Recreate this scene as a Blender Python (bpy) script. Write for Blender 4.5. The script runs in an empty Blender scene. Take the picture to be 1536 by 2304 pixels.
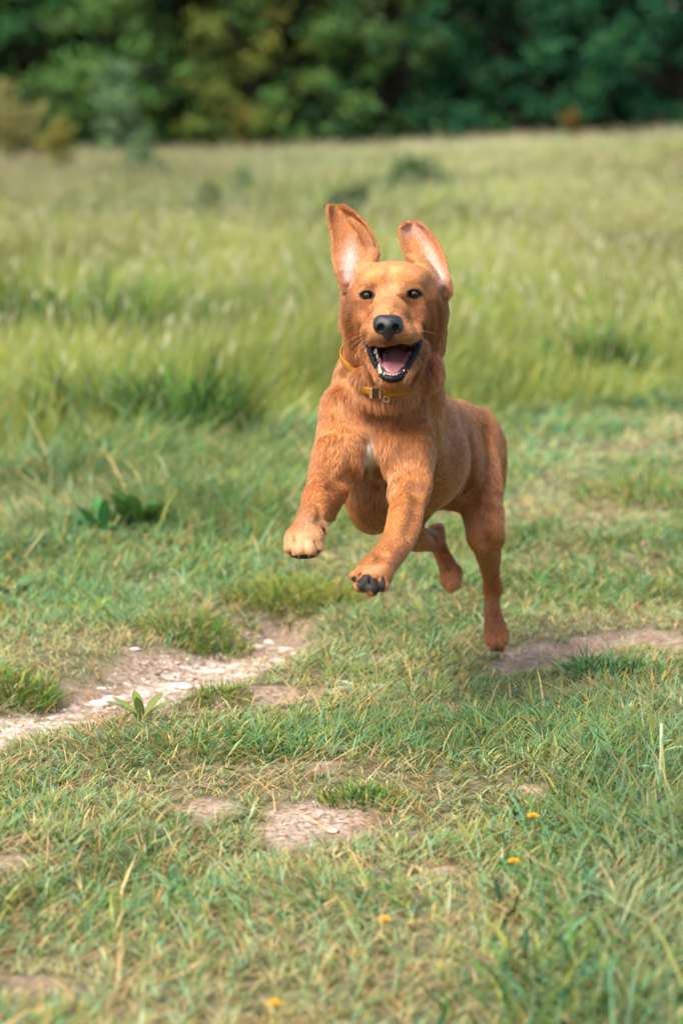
import bpy, math, random
import numpy as np
from mathutils import Vector
rng = np.random.default_rng(7); random.seed(7)
SC = bpy.context.scene; COL = SC.collection
# ------------------------------------------------------------------ camera, sky, sun, exposure
CAM_H, PITCH, F = 0.92, math.radians(8.2), 6400.0     # F: focal length in photo pixels (photo is 1536 x 2304)
cd = bpy.data.cameras.new("camera"); cam = bpy.data.objects.new("camera", cd); COL.objects.link(cam)
cam.location = (0, 0, CAM_H); cam.rotation_euler = (math.pi/2 - PITCH, 0, 0)
cd.sensor_fit = 'VERTICAL'; cd.sensor_height = 36.0; cd.lens = 100.0
cd.clip_start = 0.05; cd.clip_end = 2000
cd.dof.use_dof = True; cd.dof.focus_distance = 4.02; cd.dof.aperture_fstop = 4.4
SC.camera = cam
w = bpy.data.worlds.new("World"); SC.world = w; w.use_nodes = True
nt = w.node_tree; nt.nodes.clear()
sky = nt.nodes.new("ShaderNodeTexSky"); sky.sky_type = 'NISHITA'; sky.sun_disc = False
SUN_EL, SUN_AZ = math.radians(52), math.radians(-140)   # azimuth from +Y, clockwise: the sun stands behind the camera's left shoulder
sky.sun_elevation = SUN_EL; sky.sun_rotation = SUN_AZ; sky.air_density = 1.0; sky.dust_density = 3.5; sky.ozone_density = 1.0
bg = nt.nodes.new("ShaderNodeBackground"); bg.inputs[1].default_value = 0.115
wo = nt.nodes.new("ShaderNodeOutputWorld")
nt.links.new(sky.outputs[0], bg.inputs[0]); nt.links.new(bg.outputs[0], wo.inputs[0])
sl = bpy.data.lights.new("sun", 'SUN'); sun = bpy.data.objects.new("sun", sl); COL.objects.link(sun)
sl.energy = 2.1; sl.angle = math.radians(26); sl.color = (1.0, 0.96, 0.90)
sd = Vector((math.sin(SUN_AZ)*math.cos(SUN_EL), math.cos(SUN_AZ)*math.cos(SUN_EL), math.sin(SUN_EL)))
sun.rotation_euler = sd.to_track_quat('Z', 'Y').to_euler(); sun.location = (0, 0, 20)
vs = SC.view_settings; vs.view_transform = 'Standard'; vs.look = 'None'; vs.exposure = 1.27; vs.gamma = 1.0
SC.cycles.use_denoising = True
SC.cycles.max_bounces = 7; SC.cycles.transparent_max_bounces = 8

# ------------------------------------------------------------------ measuring helpers (photo pixel + distance -> a real place)
CP, SP = math.cos(PITCH), math.sin(PITCH)
RIGHT = np.array([1.0, 0, 0]); UP = np.array([0, SP, CP]); FWD = np.array([0, CP, -SP])
AX = np.stack([RIGHT, UP, FWD])           # rows
CAMP = np.array([0, 0, CAM_H])
def P(px, py, z):
    return CAMP + RIGHT*((px-768)/F*z) + UP*(-(py-1152)/F*z) + FWD*z
def proj(p):
    q = np.asarray(p) - CAMP
    z = q @ FWD
    return 768 + F*(q @ RIGHT)/z, 1152 - F*(q @ UP)/z, z
def G(px, py, h=0.0):
    """place on the ground seen at a photo pixel"""
    d = RIGHT*((px-768)/F) + UP*(-(py-1152)/F) + FWD
    t = (h-CAM_H)/d[2]
    q = CAMP + d*t
    return q
def R(px, z): return px*z/F

def _hash(ix, iy, s):
    n = (ix*374761393 + iy*668265263 + s*974634777) & 0xffffffff
    n = ((n ^ (n >> 13))*1274126177) & 0xffffffff
    return ((n ^ (n >> 16)) & 0xffff)/65535.0
def noise(x, y, sc, s=0, octv=3):
    """value noise about -1..1"""
    out = 0; amp = 1; tot = 0
    for o in range(octv):
        u = np.asarray(x)*sc; v = np.asarray(y)*sc
        iu = np.floor(u).astype(np.int64); iv = np.floor(v).astype(np.int64)
        fu = u-iu; fv = v-iv; fu = fu*fu*(3-2*fu); fv = fv*fv*(3-2*fv)
        a = _hash(iu, iv, s+o); b = _hash(iu+1, iv, s+o); c = _hash(iu, iv+1, s+o); d = _hash(iu+1, iv+1, s+o)
        out = out + amp*((a*(1-fu)+b*fu)*(1-fv) + (c*(1-fu)+d*fu)*fv)
        tot += amp; amp *= .5; sc *= 2.07
    return out/tot*2-1
def sstep(a, b, x):
    t = np.clip((x-a)/(b-a), 0, 1); return t*t*(3-2*t)

# ------------------------------------------------------------------ object helpers
def link(name, data, parent=None):
    o = bpy.data.objects.new(name, data); COL.objects.link(o)
    if parent is not None: o.parent = parent
    return o
def tag(o, label=None, cat=None, group=None, kind=None):
    for k, v in (("label", label), ("category", cat), ("group", group), ("kind", kind)):
        if v: o[k] = v
    return o
def mesh_np(name, V, Fq, mat=None, col=None, smooth=True, parent=None):
    """V (n,3); Fq: list of index arrays, each (m,3) or (m,4)"""
    me = bpy.data.meshes.new(name)
    if not isinstance(Fq, (list, tuple)): Fq = [Fq]
    Fq = [f for f in Fq if len(f)]
    me.vertices.add(len(V)); me.vertices.foreach_set("co", np.ascontiguousarray(V, dtype=np.float32).ravel())
    nl = sum(f.size for f in Fq); npol = sum(len(f) for f in Fq)
    me.loops.add(nl); me.polygons.add(npol)
    me.loops.foreach_set("vertex_index", np.concatenate([f.ravel() for f in Fq]).astype(np.int32))
    cnt = np.concatenate([np.full(len(f), f.shape[1]) for f in Fq])
    me.polygons.foreach_set("loop_start", np.concatenate([[0], np.cumsum(cnt)[:-1]]).astype(np.int32))
    me.polygons.foreach_set("use_smooth", np.full(npol, smooth))
    if col is not None:
        a = me.color_attributes.new("col", 'FLOAT_COLOR', 'POINT')
        c = np.ones((len(V), 4), dtype=np.float32); c[:, :3] = col
        a.data.foreach_set("color", c.ravel())
    me.update(calc_edges=True)
    if mat: me.materials.append(mat)
    return link(name, me, parent)

# ------------------------------------------------------------------ materials
def mat_new(name):
    m = bpy.data.materials.new(name); m.use_nodes = True
    t = m.node_tree; b = t.nodes.get("Principled BSDF")
    return m, t, b
def simple_mat(name, col, rough=.5, spec=.5, bump=None, coat=0, sss=0, var=0, vscale=60):
    m, t, b = mat_new(name)
    b.inputs["Base Color"].default_value = (*col, 1); b.inputs["Roughness"].default_value = rough
    b.inputs["Specular IOR Level"].default_value = spec
    b.inputs["Coat Weight"].default_value = coat; b.inputs["Coat Roughness"].default_value = .15
    if sss: b.inputs["Subsurface Weight"].default_value = sss; b.inputs["Subsurface Radius"].default_value = (.006, .002, .001); b.inputs["Subsurface Scale"].default_value = 1
    tc = t.nodes.new("ShaderNodeTexCoord"); n = t.nodes.new("ShaderNodeTexNoise"); n.inputs["Scale"].default_value = vscale; n.inputs["Detail"].default_value = 4
    t.links.new(tc.outputs["Object"], n.inputs["Vector"])
    if var:
        r = t.nodes.new("ShaderNodeMix"); r.data_type = 'RGBA'
        r.inputs[6].default_value = (*[c*(1-var) for c in col], 1); r.inputs[7].default_value = (*[min(1, c*(1+var)) for c in col], 1)
        t.links.new(n.outputs["Fac"], r.inputs[0]); t.links.new(r.outputs[2], b.inputs["Base Color"])
    if bump:
        bp = t.nodes.new("ShaderNodeBump"); bp.inputs["Strength"].default_value = bump[0]; bp.inputs["Distance"].default_value = .001
        n2 = t.nodes.new("ShaderNodeTexNoise"); n2.inputs["Scale"].default_value = bump[1]
        t.links.new(tc.outputs["Object"], n2.inputs["Vector"]); t.links.new(n2.outputs["Fac"], bp.inputs["Height"]); t.links.new(bp.outputs[0], b.inputs["Normal"])
    return m
def leaf_mat(name, trans=.35, rough=.5, spec=.35, gain=1.0):
    m, t, b = mat_new(name)
    a = t.nodes.new("ShaderNodeAttribute"); a.attribute_name = "col"
    t.links.new(a.outputs["Color"], b.inputs["Base Color"])
    b.inputs["Roughness"].default_value = rough; b.inputs["Specular IOR Level"].default_value = spec
    tr = t.nodes.new("ShaderNodeBsdfTranslucent"); mx = t.nodes.new("ShaderNodeMixShader"); mx.inputs[0].default_value = trans
    t.links.new(a.outputs["Color"], tr.inputs["Color"])
    o = t.nodes.get("Material Output")
    t.links.new(b.outputs[0], mx.inputs[1]); t.links.new(tr.outputs[0], mx.inputs[2]); t.links.new(mx.outputs[0], o.inputs["Surface"])
    return m
M_GRASS = leaf_mat("grass_blades", .36, .65, .16)
M_LEAF = leaf_mat("tree_leaves", .30, .6, .18)
M_PLANT = leaf_mat("broad_leaves", .3, .5, .22)
# ------------------------------------------------------------------ ground: one sheet to the horizon, worn hollows in it
def seg_mask(px, py, pts):
    """how deep (0..1) a photo point on the ground lies inside a worn strip; pts: (x, y, half-height)"""
    best = np.full(np.shape(px), 9.0)
    for (x0, y0, w0), (x1, y1, w1) in zip(pts[:-1], pts[1:]):
        dx, dy = x1-x0, y1-y0; s = .28      # ground is strongly foreshortened: shrink x
        t = np.clip(((px-x0)*dx*s*s + (py-y0)*dy)/(dx*dx*s*s+dy*dy+1e-9), 0, 1)
        d = np.sqrt(((px-x0-t*dx)*s)**2 + (py-y0-t*dy)**2)/(w0+(w1-w0)*t)
        best = np.minimum(best, d)
    return best
TROUGH = [(-160, 1655, 38), (0, 1606, 34), (120, 1583, 34), (250, 1545, 37), (400, 1505, 35), (520, 1460, 32), (595, 1420, 29), (655, 1385, 15)]
BRANCH = [(330, 1590, 18), (480, 1580, 18), (640, 1562, 16), (730, 1546, 8)]
RIGHTS = [(1150, 1494, 14), (1225, 1468, 28), (1320, 1452, 19), (1430, 1440, 18), (1536, 1444, 18), (1700, 1440, 18)]
SPOTS = [(862, 1480, 62, 18), (690, 1885, 130, 52), (480, 1838, 76, 32), (1190, 1790, 52, 20), (735, 1752, 60, 18), (60, 2235, 70, 24), (20, 1960, 70, 26), (90, 1545, 60, 16), (1275, 1560, 30, 5), (330, 1325, 35, 6), (930, 1905, 40, 10), (170, 1870, 50, 12), (1000, 1985, 40, 10)]
STONY = [(30, 1604, 30), (250, 1552, 34), (400, 1506, 34), (520, 1460, 30), (600, 1415, 24)]
def flat_proj(x, y):
    return proj(np.stack([x, y, np.zeros_like(x)], -1))
def bare_d(x, y):
    px, py, _ = flat_proj(x, y)
    wob = noise(x, y, 8, 11, 3)*.55 + noise(x, y, 34, 17, 3)*.45
    d = np.minimum(seg_mask(px, py, TROUGH), np.minimum(seg_mask(px, py, BRANCH), seg_mask(px, py, RIGHTS)))
    for (cx, cy, rx, ry) in SPOTS:
        d = np.minimum(d, np.sqrt(((px-cx)/rx)**2+((py-cy)/ry)**2)*.85+(.5 if cx < 180 or (cx, cy) in ((930, 1905), (1190, 1790), (735, 1752), (1000, 1985), (862, 1480)) else .18))
    return d + wob
def bare(x, y):
    return sstep(1.42, .66, bare_d(x, y))
WHEEL = [[(1080, 1240, 16), (1240, 1110, 15), (1400, 1020, 13), (1536, 965, 12), (1900, 850, 10)], [(1190, 1290, 16), (1330, 1180, 15), (1536, 1085, 13), (1900, 960, 11)]]
def worn_track(x, y):
    px, py, _ = flat_proj(x, y); d = np.minimum(seg_mask(px, py, WHEEL[0]), seg_mask(px, py, WHEEL[1]))
    return sstep(1.5, .5, d+noise(x, y, 3, 19, 2)*.4)
MEADOW_EDGE = np.array([(-900, 1120), (0, 1085), (300, 1065), (600, 1045), (760, 1020), (1000, 985), (1140, 960), (1300, 915), (1536, 870), (2400, 800)], float)
def meadow(x, y):
    px, py, _ = flat_proj(x, y)
    e = np.interp(px, MEADOW_EDGE[:, 0], MEADOW_EDGE[:, 1])
    return sstep(25, -45, py - e + noise(x, y, 1.7, 31, 2)*42)
def relief(x, y):
    near = np.exp(-np.maximum(y-9, 0)/6)
    h = noise(x, y, .9, 41, 3)*.035*near + noise(x, y, 4.2, 43, 2)*.012*near
    px, py, _ = flat_proj(x, y)
    tr = np.minimum(seg_mask(px, py, TROUGH), seg_mask(px, py, BRANCH)+.25)
    h = h*np.clip(np.abs(tr-.0)*.5, .25, 1) - .040*sstep(1.7, .4, tr) 
    h = h - .012*sstep(1.5, .4, seg_mask(px, py, RIGHTS))
    far = sstep(12, 40, y)
    h = h + sstep(12, 40, y)*.115 + far*(x*.023 + np.maximum(x, 0)*.026 + noise(x, y, .12, 51, 2)*.10)
    h = h*sstep(2.0, 2.6, y) * 1.0
    # keep the place where the hind paw lands close to zero
    return h
def lin(r, g, b):
    f = lambda c: (c/255/12.92) if c <= 10 else ((c/255+.055)/1.055)**2.4
    return np.array([f(r), f(g), f(b)])
def make_ground():
    ys = np.concatenate([np.arange(1.2, 6.6, .014), np.arange(6.6, 12, .05), np.arange(12, 60, .5), [70, 100, 160, 300, 700]])
    xi = np.concatenate([-np.geomspace(.9, 400, 60)[::-1], np.arange(-.89, .9, .014), np.geomspace(.9, 400, 60)])
    X, Y = np.meshgrid(xi, ys); x = X.ravel(); y = Y.ravel()
    h = relief(x, y)
    b = bare(x, y)
    fine = (noise(x, y, 26, 61, 4)*.0045)*np.where(y < 6.6, 1, 0)
    h = h + fine*(.4+b)
    nx = len(xi); ny = len(ys)
    i = (np.arange(ny-1)[:, None]*nx + np.arange(nx-1)[None]).ravel()
    fq = np.stack([i, i+1, i+nx+1, i+nx], -1)
    c = np.zeros((len(x), 3)); c[:, 0] = b; c[:, 1] = meadow(x, y)
    px, py, _ = flat_proj(x, y); c[:, 2] = sstep(1.25, .5, seg_mask(px, py, STONY) + noise(x, y, 14, 67, 2)*.4)
    m, t, bs = mat_new("worn_soil_ground")
    L = t.links.new; N = t.nodes.new
    at = N("ShaderNodeAttribute"); at.attribute_name = "col"; sp = N("ShaderNodeSeparateColor"); L(at.outputs["Color"], sp.inputs[0])
    tc = N("ShaderNodeTexCoord")
    def nz(sc, det=5):
        n = N("ShaderNodeTexNoise"); n.inputs["Scale"].default_value = sc; n.inputs["Detail"].default_value = det; L(tc.outputs["Object"], n.inputs["Vector"]); return n
    def mix(f, a, b_):
        r = N("ShaderNodeMix"); r.data_type = 'RGBA'
        if isinstance(f, float): r.inputs[0].default_value = f
        else: L(f, r.inputs[0])
        for k, v in ((6, a), (7, b_)):
            if isinstance(v, tuple): r.inputs[k].default_value = (*v, 1)
            else: L(v, r.inputs[k])
        return r.outputs[2]
    def ramp(f, p0, p1):
        r = N("ShaderNodeMapRange"); r.inputs[1].default_value = p0; r.inputs[2].default_value = p1; L(f, r.inputs[0]); return r.outputs[0]
    soil = mix(ramp(nz(9).outputs["Fac"], .35, .65), (.31, .215, .15), (.50, .38, .285))
    soil = mix(ramp(nz(120).outputs["Fac"], .42, .62), soil, (.20, .135, .09))
    v = N("ShaderNodeTexVoronoi"); v.inputs["Scale"].default_value = 75; L(tc.outputs["Object"], v.inputs["Vector"])
    chalk_f = N("ShaderNodeMath"); chalk_f.operation = 'MULTIPLY'
    L(ramp(nz(34, 5).outputs["Fac"], .44, .60), chalk_f.inputs[0]); L(sp.outputs[2], chalk_f.inputs[1])
    stone = mix(ramp(v.outputs["Distance"], .25, .6), (.80, .70, .60), (.50, .39, .30))
    soil = mix(chalk_f.outputs[0], soil, stone)
    turf = mix(ramp(nz(30).outputs["Fac"], .4, .6), (.08, .085, .035), (.20, .165, .095))
    c1 = mix(sp.outputs[0], turf, soil)
    c2 = mix(sp.outputs[1], c1, (.045, .06, .018))
    L(c2, bs.inputs["Base Color"]); bs.inputs["Roughness"].default_value = .95; bs.inputs["Specular IOR Level"].default_value = .1
    bp = N("ShaderNodeBump"); bp.inputs["Distance"].default_value = .004; bp.inputs["Strength"].default_value = .8
    L(nz(150, 6).outputs["Fac"], bp.inputs["Height"]); L(bp.outputs[0], bs.inputs["Normal"])
    g = mesh_np("ground", np.stack([x, y, h], -1), fq, m, c)
    g["kind"] = "structure"
make_ground()

# ------------------------------------------------------------------ blades
def blades(x, y, z0, hgt, wid, az, bend, col_root, col_tip, seg=3, lean=None):
    """arrays in, (verts, faces, colours) out: tapering blades that arch towards az"""
    n = len(x); 
    ts = np.linspace(0, 1, seg+1)
    face_az = az + rng.uniform(-1.2, 1.2, n) + math.pi/2
    wx, wy = np.cos(face_az), np.sin(face_az); ax, ay = np.cos(az), np.sin(az)
    if lean is None: lean = rng.uniform(.05, .35, n)
    V = np.zeros((n, 2*seg+1, 3)); C = np.zeros((n, 2*seg+1, 3))
    for k, t in enumerate(ts):
        off = hgt*(lean*t + bend*t*t)
        up = hgt*(t - .45*bend*t*t*t)
        cx, cy, cz = x+ax*off, y+ay*off, z0+up
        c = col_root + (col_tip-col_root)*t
        ww = wid*.5*(1-.55*t**1.5)*(1 if k else .7)
        if k < seg:
            V[:, 2*k, 0] = cx-wx*ww; V[:, 2*k, 1] = cy-wy*ww; V[:, 2*k, 2] = cz
            V[:, 2*k+1, 0] = cx+wx*ww; V[:, 2*k+1, 1] = cy+wy*ww; V[:, 2*k+1, 2] = cz
            C[:, 2*k] = c; C[:, 2*k+1] = c
        else:
            V[:, 2*k, 0] = cx; V[:, 2*k, 1] = cy; V[:, 2*k, 2] = cz; C[:, 2*k] = c
    b = (np.arange(n)*(2*seg+1))[:, None]
    q = np.concatenate([b + np.array([[2*k, 2*k+1, 2*k+3, 2*k+2]]) for k in range(seg-1)], 0)
    tr = b + np.array([[2*seg-2, 2*seg-1, 2*seg]])
    return V.reshape(-1, 3), q, tr, C.reshape(-1, 3)
def join(parts):
    V, Q, T, C = [], [], [], []; o = 0
    for v, q, t, c in parts:
        V.append(v); Q.append(q+o); T.append(t+o); C.append(c); o += len(v)
    return np.concatenate(V), [np.concatenate(Q), np.concatenate(T)], np.concatenate(C)
PAL = dict(teal=lin(100, 156, 112), green=lin(96, 140, 62), yellow=lin(162, 163, 70), olive=lin(112, 124, 52), straw=lin(212, 180, 124), pale=lin(178, 196, 146), rust=lin(176, 124, 68), dark=lin(44, 82, 40))
def pick(names, probs, n):
    k = rng.choice(len(names), n, p=np.array(probs)/sum(probs))
    return np.stack([PAL[a] for a in names])[k]
def lawn():
    parts = []
    def field(y0, y1, dens, hmul, wmul, seg):
        mx = lambda y: .12*y*1.12+.85
        area = (y1-y0)*2*mx((y0+y1)/2); n = int(area*dens*1.15)
        y = rng.uniform(y0, y1, n); x = rng.uniform(-1, 1, n)*mx(y1)
        keep = (np.abs(x) < mx(y)) & (rng.random(len(x)) < np.where(np.abs(x) < mx(y)-.63, 1, .45)); x, y = x[keep], y[keep]
        # tufting: pull blades towards tuft centres
        cell = .045; jx = np.floor(x/cell); jy = np.floor(y/cell)
        hx = _hash(jx.astype(np.int64), jy.astype(np.int64), 3); hy = _hash(jx.astype(np.int64), jy.astype(np.int64), 5)
        tx = (jx+.2+.6*hx)*cell; ty = (jy+.2+.6*hy)*cell
        f = rng.uniform(0, .62, len(x)); x = x+(tx-x)*f; y = y+(ty-y)*f
        px, py, _ = flat_proj(x, y)
        bd = bare_d(x, y); b = sstep(1.42, .66, bd); worn = np.maximum(sstep(3.6, .9, bd), .8*worn_track(x, y)); md = meadow(x, y)
        patch = noise(x, y, 3.2, 71, 3); patch2 = noise(x, y, 1.3, 77, 2)
        dpro = (.06+.94*(1-b)**1.5) * (.55+.45*sstep(-.5, .25, patch+.3*noise(x, y, 11, 73, 2)))
        keep = (rng.random(len(x)) < dpro) & (md < .9)
        x, y, px, py, patch, patch2, b, md, worn = [a[keep] for a in (x, y, px, py, patch, patch2, b, md, worn)]
        n = len(x)
        rightlow = sstep(1050, 1500, px)*sstep(1450, 1900, py)      # lush corner
        h = (.017 + .019*sstep(-.3, .7, patch) + .052*rightlow + .075*sstep(1340, 1150, py)*sstep(900, 560, px)*(.75+.6*patch) + .004*sstep(1900, 2300, py))*rng.uniform(.5, 1.35, n)*hmul
        h *= (1-.45*sstep(.05, .6, b))*(1-.35*worn)
        h = h*np.where(rng.random(n) < .05, 1.7, 1)
        wd = rng.uniform(.0018, .0040, n)*wmul*(1+.9*rightlow*(rng.random(n) < .35))
        az = noise(x, y, 2.2, 81, 2)*5 + rng.normal(0, 1.4, n)
        bend = rng.uniform(.1, .95, n)
        tealness = np.clip(.5 + .9*noise(x, y, .9, 91, 2) + .25*patch2, 0, 1)
        warm = np.clip(.5+.9*noise(x, y, 2.1, 95, 3) + .25*sstep(500, 100, px)*sstep(1500, 1900, py), 0, 1)
        u = rng.random(n)
        col = np.where((u < .20+.34*tealness)[:, None], PAL['teal'], np.where((u < .62)[:, None], PAL['green'], np.where((u < .80)[:, None], PAL['yellow'], PAL['olive'])))
        us = rng.random(n); st = us < (.03+.17*warm+.26*worn+.12*sstep(.3, -.6, patch))
        col = np.where(st[:, None], pick(['straw', 'pale', 'rust'], [.55, .25, .2], n), col)
        col = col*rng.uniform(.72, 1.3, n)[:, None]
        col *= (1 - .35*sstep(0, .8, rightlow))[:, None]
        thin = np.clip(.55*worn+.5*sstep(.2, -.7, patch), 0, .75)[:, None]; col = col*(1-.5*thin)+lin(196, 190, 142)*.5*thin
        lush = sstep(.1, .7, patch)[:, None]*(1-worn[:, None]); col = col*(1-lush*np.array([.30, .16, .22]))
        z0 = relief(x, y)-.003
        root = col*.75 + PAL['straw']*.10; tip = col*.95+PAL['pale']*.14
        lean = rng.uniform(.1, .9, n)
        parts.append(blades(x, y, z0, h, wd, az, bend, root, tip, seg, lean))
    field(2.3, 5.2, 30000, 1, 1, 3)
    field(5.2, 7.2, 17000, 1.15, 1.25, 3)
    field(7.2, 11.5, 6500, 1.5, 1.9, 2)
    # broad lush blades thickening towards the lower right corner
    n = 9000; y = rng.uniform(2.35, 4.1, n); x = rng.uniform(-.1, .75, n); px, py, _ = flat_proj(x, y)
    w_ = sstep(980, 1500, px+(py-1900)*.35)*sstep(1520, 1850, py)
    k = rng.random(n) < w_*(.35+.65*sstep(-.3, .4, noise(x, y, 5, 151, 2))); x, y, w_ = x[k], y[k], w_[k]; n = len(x)
    c = pick(['teal', 'green', 'yellow', 'olive', 'dark'], [.32, .32, .12, .08, .16], n)*rng.uniform(.6, 1.2, n)[:, None]
    parts.append(blades(x, y, relief(x, y)-.004, rng.uniform(.035, .09, n)*(.6+.5*w_), rng.uniform(.003, .007, n), rng.uniform(0, 6.28, n), rng.uniform(.2, 1.1, n), c*.8, c*1.05, 3, rng.uniform(.1, .8, n)))
    # flat-lying dead straw between the living blades
    n = 15000; y = rng.uniform(2.4, 6.5, n); x = rng.uniform(-1, 1, n)*(.13*y+.2)
    k = rng.random(n) < (1-.8*bare(x, y)); x, y = x[k], y[k]; n = len(x)
    c = pick(['straw', 'rust', 'pale'], [.6, .25, .15], n)*rng.uniform(.6, 1.1, n)[:, None]
    parts.append(blades(x, y, relief(x, y)+.002, rng.uniform(.012, .035, n), rng.uniform(.0012, .0026, n), rng.uniform(0, 6.28, n), rng.uniform(.2, .6, n), c, c, 2, rng.uniform(1.2, 3.5, n)))
    V, Fc, C = join([p for p in parts if p[1].shape[1] == 4])
    tag(mesh_np("short_grass", V, Fc, M_GRASS, C), "short trodden turf with straw among the green blades", "grass", kind="stuff")
lawn()
def tall():
    parts = []
    def field(y0, y1, dens, wmul, hm):
        mx = lambda y: .12*y*(1.2 if y1 < 12 else 2.1)+1.0
        n = int((y1-y0)*2*mx((y0+y1)/2)*dens*1.1)
        y = rng.uniform(y0, y1, n); x = rng.uniform(-1, 1, n)*mx(y1)
        k = (np.abs(x) < mx(y)) & (rng.random(len(x)) < np.where(np.abs(x) < .12*y*1.2+.7, 1, .5)); x, y = x[k], y[k]
        md = meadow(x, y); cl = noise(x, y, 1.6, 101, 3)
        k = rng.random(len(x)) < md*(.6+.4*sstep(-.6, .2, cl)); x, y, cl, md = x[k], y[k], cl[k], md[k]
        n = len(x); px, py, _ = flat_proj(x, y)
        e_ = np.interp(px, MEADOW_EDGE[:, 0], MEADOW_EDGE[:, 1]); h = (.23+.06*cl)*rng.uniform(.5, 1.25, n)*hm*(.34+.66*sstep(20, -150, py-e_+noise(x, y, 1.1, 137, 2)*40))
        az = noise(x, y, .5, 111, 2)*4+rng.normal(0, 1.0, n)
        u = rng.random(n); g = np.clip(.5+.8*noise(x, y, .55, 121, 3), 0, 1)
        dk = sstep(.25, .6, noise(x, y, .8, 131, 3))
        col = np.where((u < .20+.2*g)[:, None], PAL['green'], np.where((u < .26+.25*g)[:, None], PAL['teal']*.9, np.where((u < .80)[:, None], PAL['yellow'], PAL['olive'])))
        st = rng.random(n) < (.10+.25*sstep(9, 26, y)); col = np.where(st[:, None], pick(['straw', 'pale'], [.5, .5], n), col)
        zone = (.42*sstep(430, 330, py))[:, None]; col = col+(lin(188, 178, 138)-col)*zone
        zone = (.40*sstep(380, 480, py)*sstep(1150, 900, py))[:, None]; col = col+(lin(154, 154, 62)-col)*zone
        zone = (.40*sstep(1050, 1350, px)*sstep(380, 480, py)*sstep(800, 650, py))[:, None]; col = col+(lin(142, 134, 74)-col)*zone
        col = col*rng.uniform(.78, 1.25, n)[:, None]*(1-.40*dk)[:, None]*(1+.22*noise(x, y, 2.3, 139, 2))[:, None]
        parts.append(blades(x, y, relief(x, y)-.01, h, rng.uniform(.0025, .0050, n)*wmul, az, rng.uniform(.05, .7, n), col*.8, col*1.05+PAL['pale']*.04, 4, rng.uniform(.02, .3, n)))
        # flowering stems with seed heads
        m = int(n*(.018+.09*min(1, max(0, (y0-7)/14)))); i = rng.choice(n, m, False); sx, sy = x[i], y[i]
        tan = np.clip(.45+.9*noise(sx, sy, .22, 141, 2)+.35*sstep(14, 30, sy), 0, 1)
        c = (PAL['pale']*(1-tan)[:, None]+lin(204, 186, 150)*tan[:, None])*rng.uniform(.75, 1.15, m)[:, None]
        hh = rng.uniform(.22, .38, m)*hm*(.4+.6*sstep(.5, 1, md[i])); a2 = az[i]; z0 = relief(sx, sy)
        bn = rng.uniform(.05, .35, m); ln = rng.uniform(.02, .2, m)
        parts.append(blades(sx, sy, z0, hh, np.full(m, .0018*wmul), a2, bn, c*.8, c, 4, ln))
        off = hh*(ln*.86+bn*.74); up = hh*(.86-.45*bn*.64)
        parts.append(blades(sx+np.cos(a2)*off, sy+np.sin(a2)*off, z0+up, rng.uniform(.03, .06, m), rng.uniform(.004, .008, m)*wmul**.5, a2, bn, c, c*.9, 4, ln+bn))
    field(6.6, 10, 4200, 1.0, 1.0)
    field(10, 17, 2300, 1.35, 1.0)
    field(17, 28, 900, 2.0, 1.05)
    field(28, 43, 420, 3.0, 1.0)
    V, Fc, C = join(parts)
    tag(mesh_np("meadow_grass", V, Fc, M_GRASS, C), "tall uncut meadow grass with pale seed heads", "grass", kind="stuff")
tall()
def grass_clump(gx, gy, rad, h, n, wid, cols, label, cat="grass clump", spread=.5):
    """one tussock: many blades fanning out of a small root area"""
    q = G(gx, gy); x0, y0 = q[0], q[1]; a = rng.uniform(0, 6.283, n); r = rad*np.sqrt(rng.random(n))
    x, y = np.cos(a)*r, np.sin(a)*r; zz = float(relief(np.array([x0]), np.array([y0]))[0])
    az = a+rng.normal(0, 1.1, n); c = pick(*cols, n)*rng.uniform(.7, 1.25, n)[:, None]
    hh = h*rng.uniform(.5, 1.15, n)*(1-.35*(r/rad)**2)
    z = relief(x0+x, y0+y)-zz-.004
    V, Q, T, C = blades(x, y, z, hh, wid*rng.uniform(.6, 1.3, n), az, rng.uniform(.15, .9, n), c*.8, c, 4, rng.uniform(.05, spread, n)*(.4+r/rad))
    o = mesh_np("grass_clump", V, [Q, T], M_GRASS, C); o.location = (x0, y0, zz); tag(o, label, cat)
DK = (['green', 'dark', 'olive'], [.45, .35, .2]); TL = (['teal', 'green', 'dark'], [.5, .35, .15]); YL = (['yellow', 'olive', 'green'], [.5, .25, .25]); MX = (['green', 'yellow', 'olive', 'straw'], [.45, .25, .2, .1])
grass_clump(430, 1015, .15, .36, 420, .0055, DK, spread=.25, label="tall dark green grass clump at the meadow's front edge left of the dog")
grass_clump(235, 975, .22, .28, 340, .006, (['green', 'teal', 'dark', 'yellow'], [.4, .2, .2, .2]), spread=.25, label="broad blue green grass clump at the meadow front, left of the darker tall one")
grass_clump(1335, 850, .16, .30, 260, .007, DK, spread=.25, label="dark green grass clump in the meadow right of the dog's head")
grass_clump(160, 800, .5, .44, 700, .008, DK, "dark green grass clump deep in the meadow near the left edge")
grass_clump(1500, 1130, .22, .07, 500, .004, MX, "low dark tussock in the mown strip at the right edge")
grass_clump(1345, 1528, .07, .065, 300, .0028, (['green', 'dark', 'teal'], [.4, .3, .3]), "spiky dark green tuft beside the bare patch right of the landing paw")
grass_clump(440, 1415, .10, .045, 900, .0026, MX, "bushy tussock overhanging the worn path's upper end")
grass_clump(660, 1348, .13, .06, 1000, .0028, YL, "yellow green tussock just above the top end of the worn path")
grass_clump(45, 1545, .06, .05, 500, .0026, MX, "shaggy tussock hanging over the path at the left edge")
grass_clump(640, 1700, .07, .040, 380, .0026, (['teal', 'green', 'yellow'], [.4, .4, .2]), "dark blue green tuft in the turf below the middle of the path")
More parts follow.
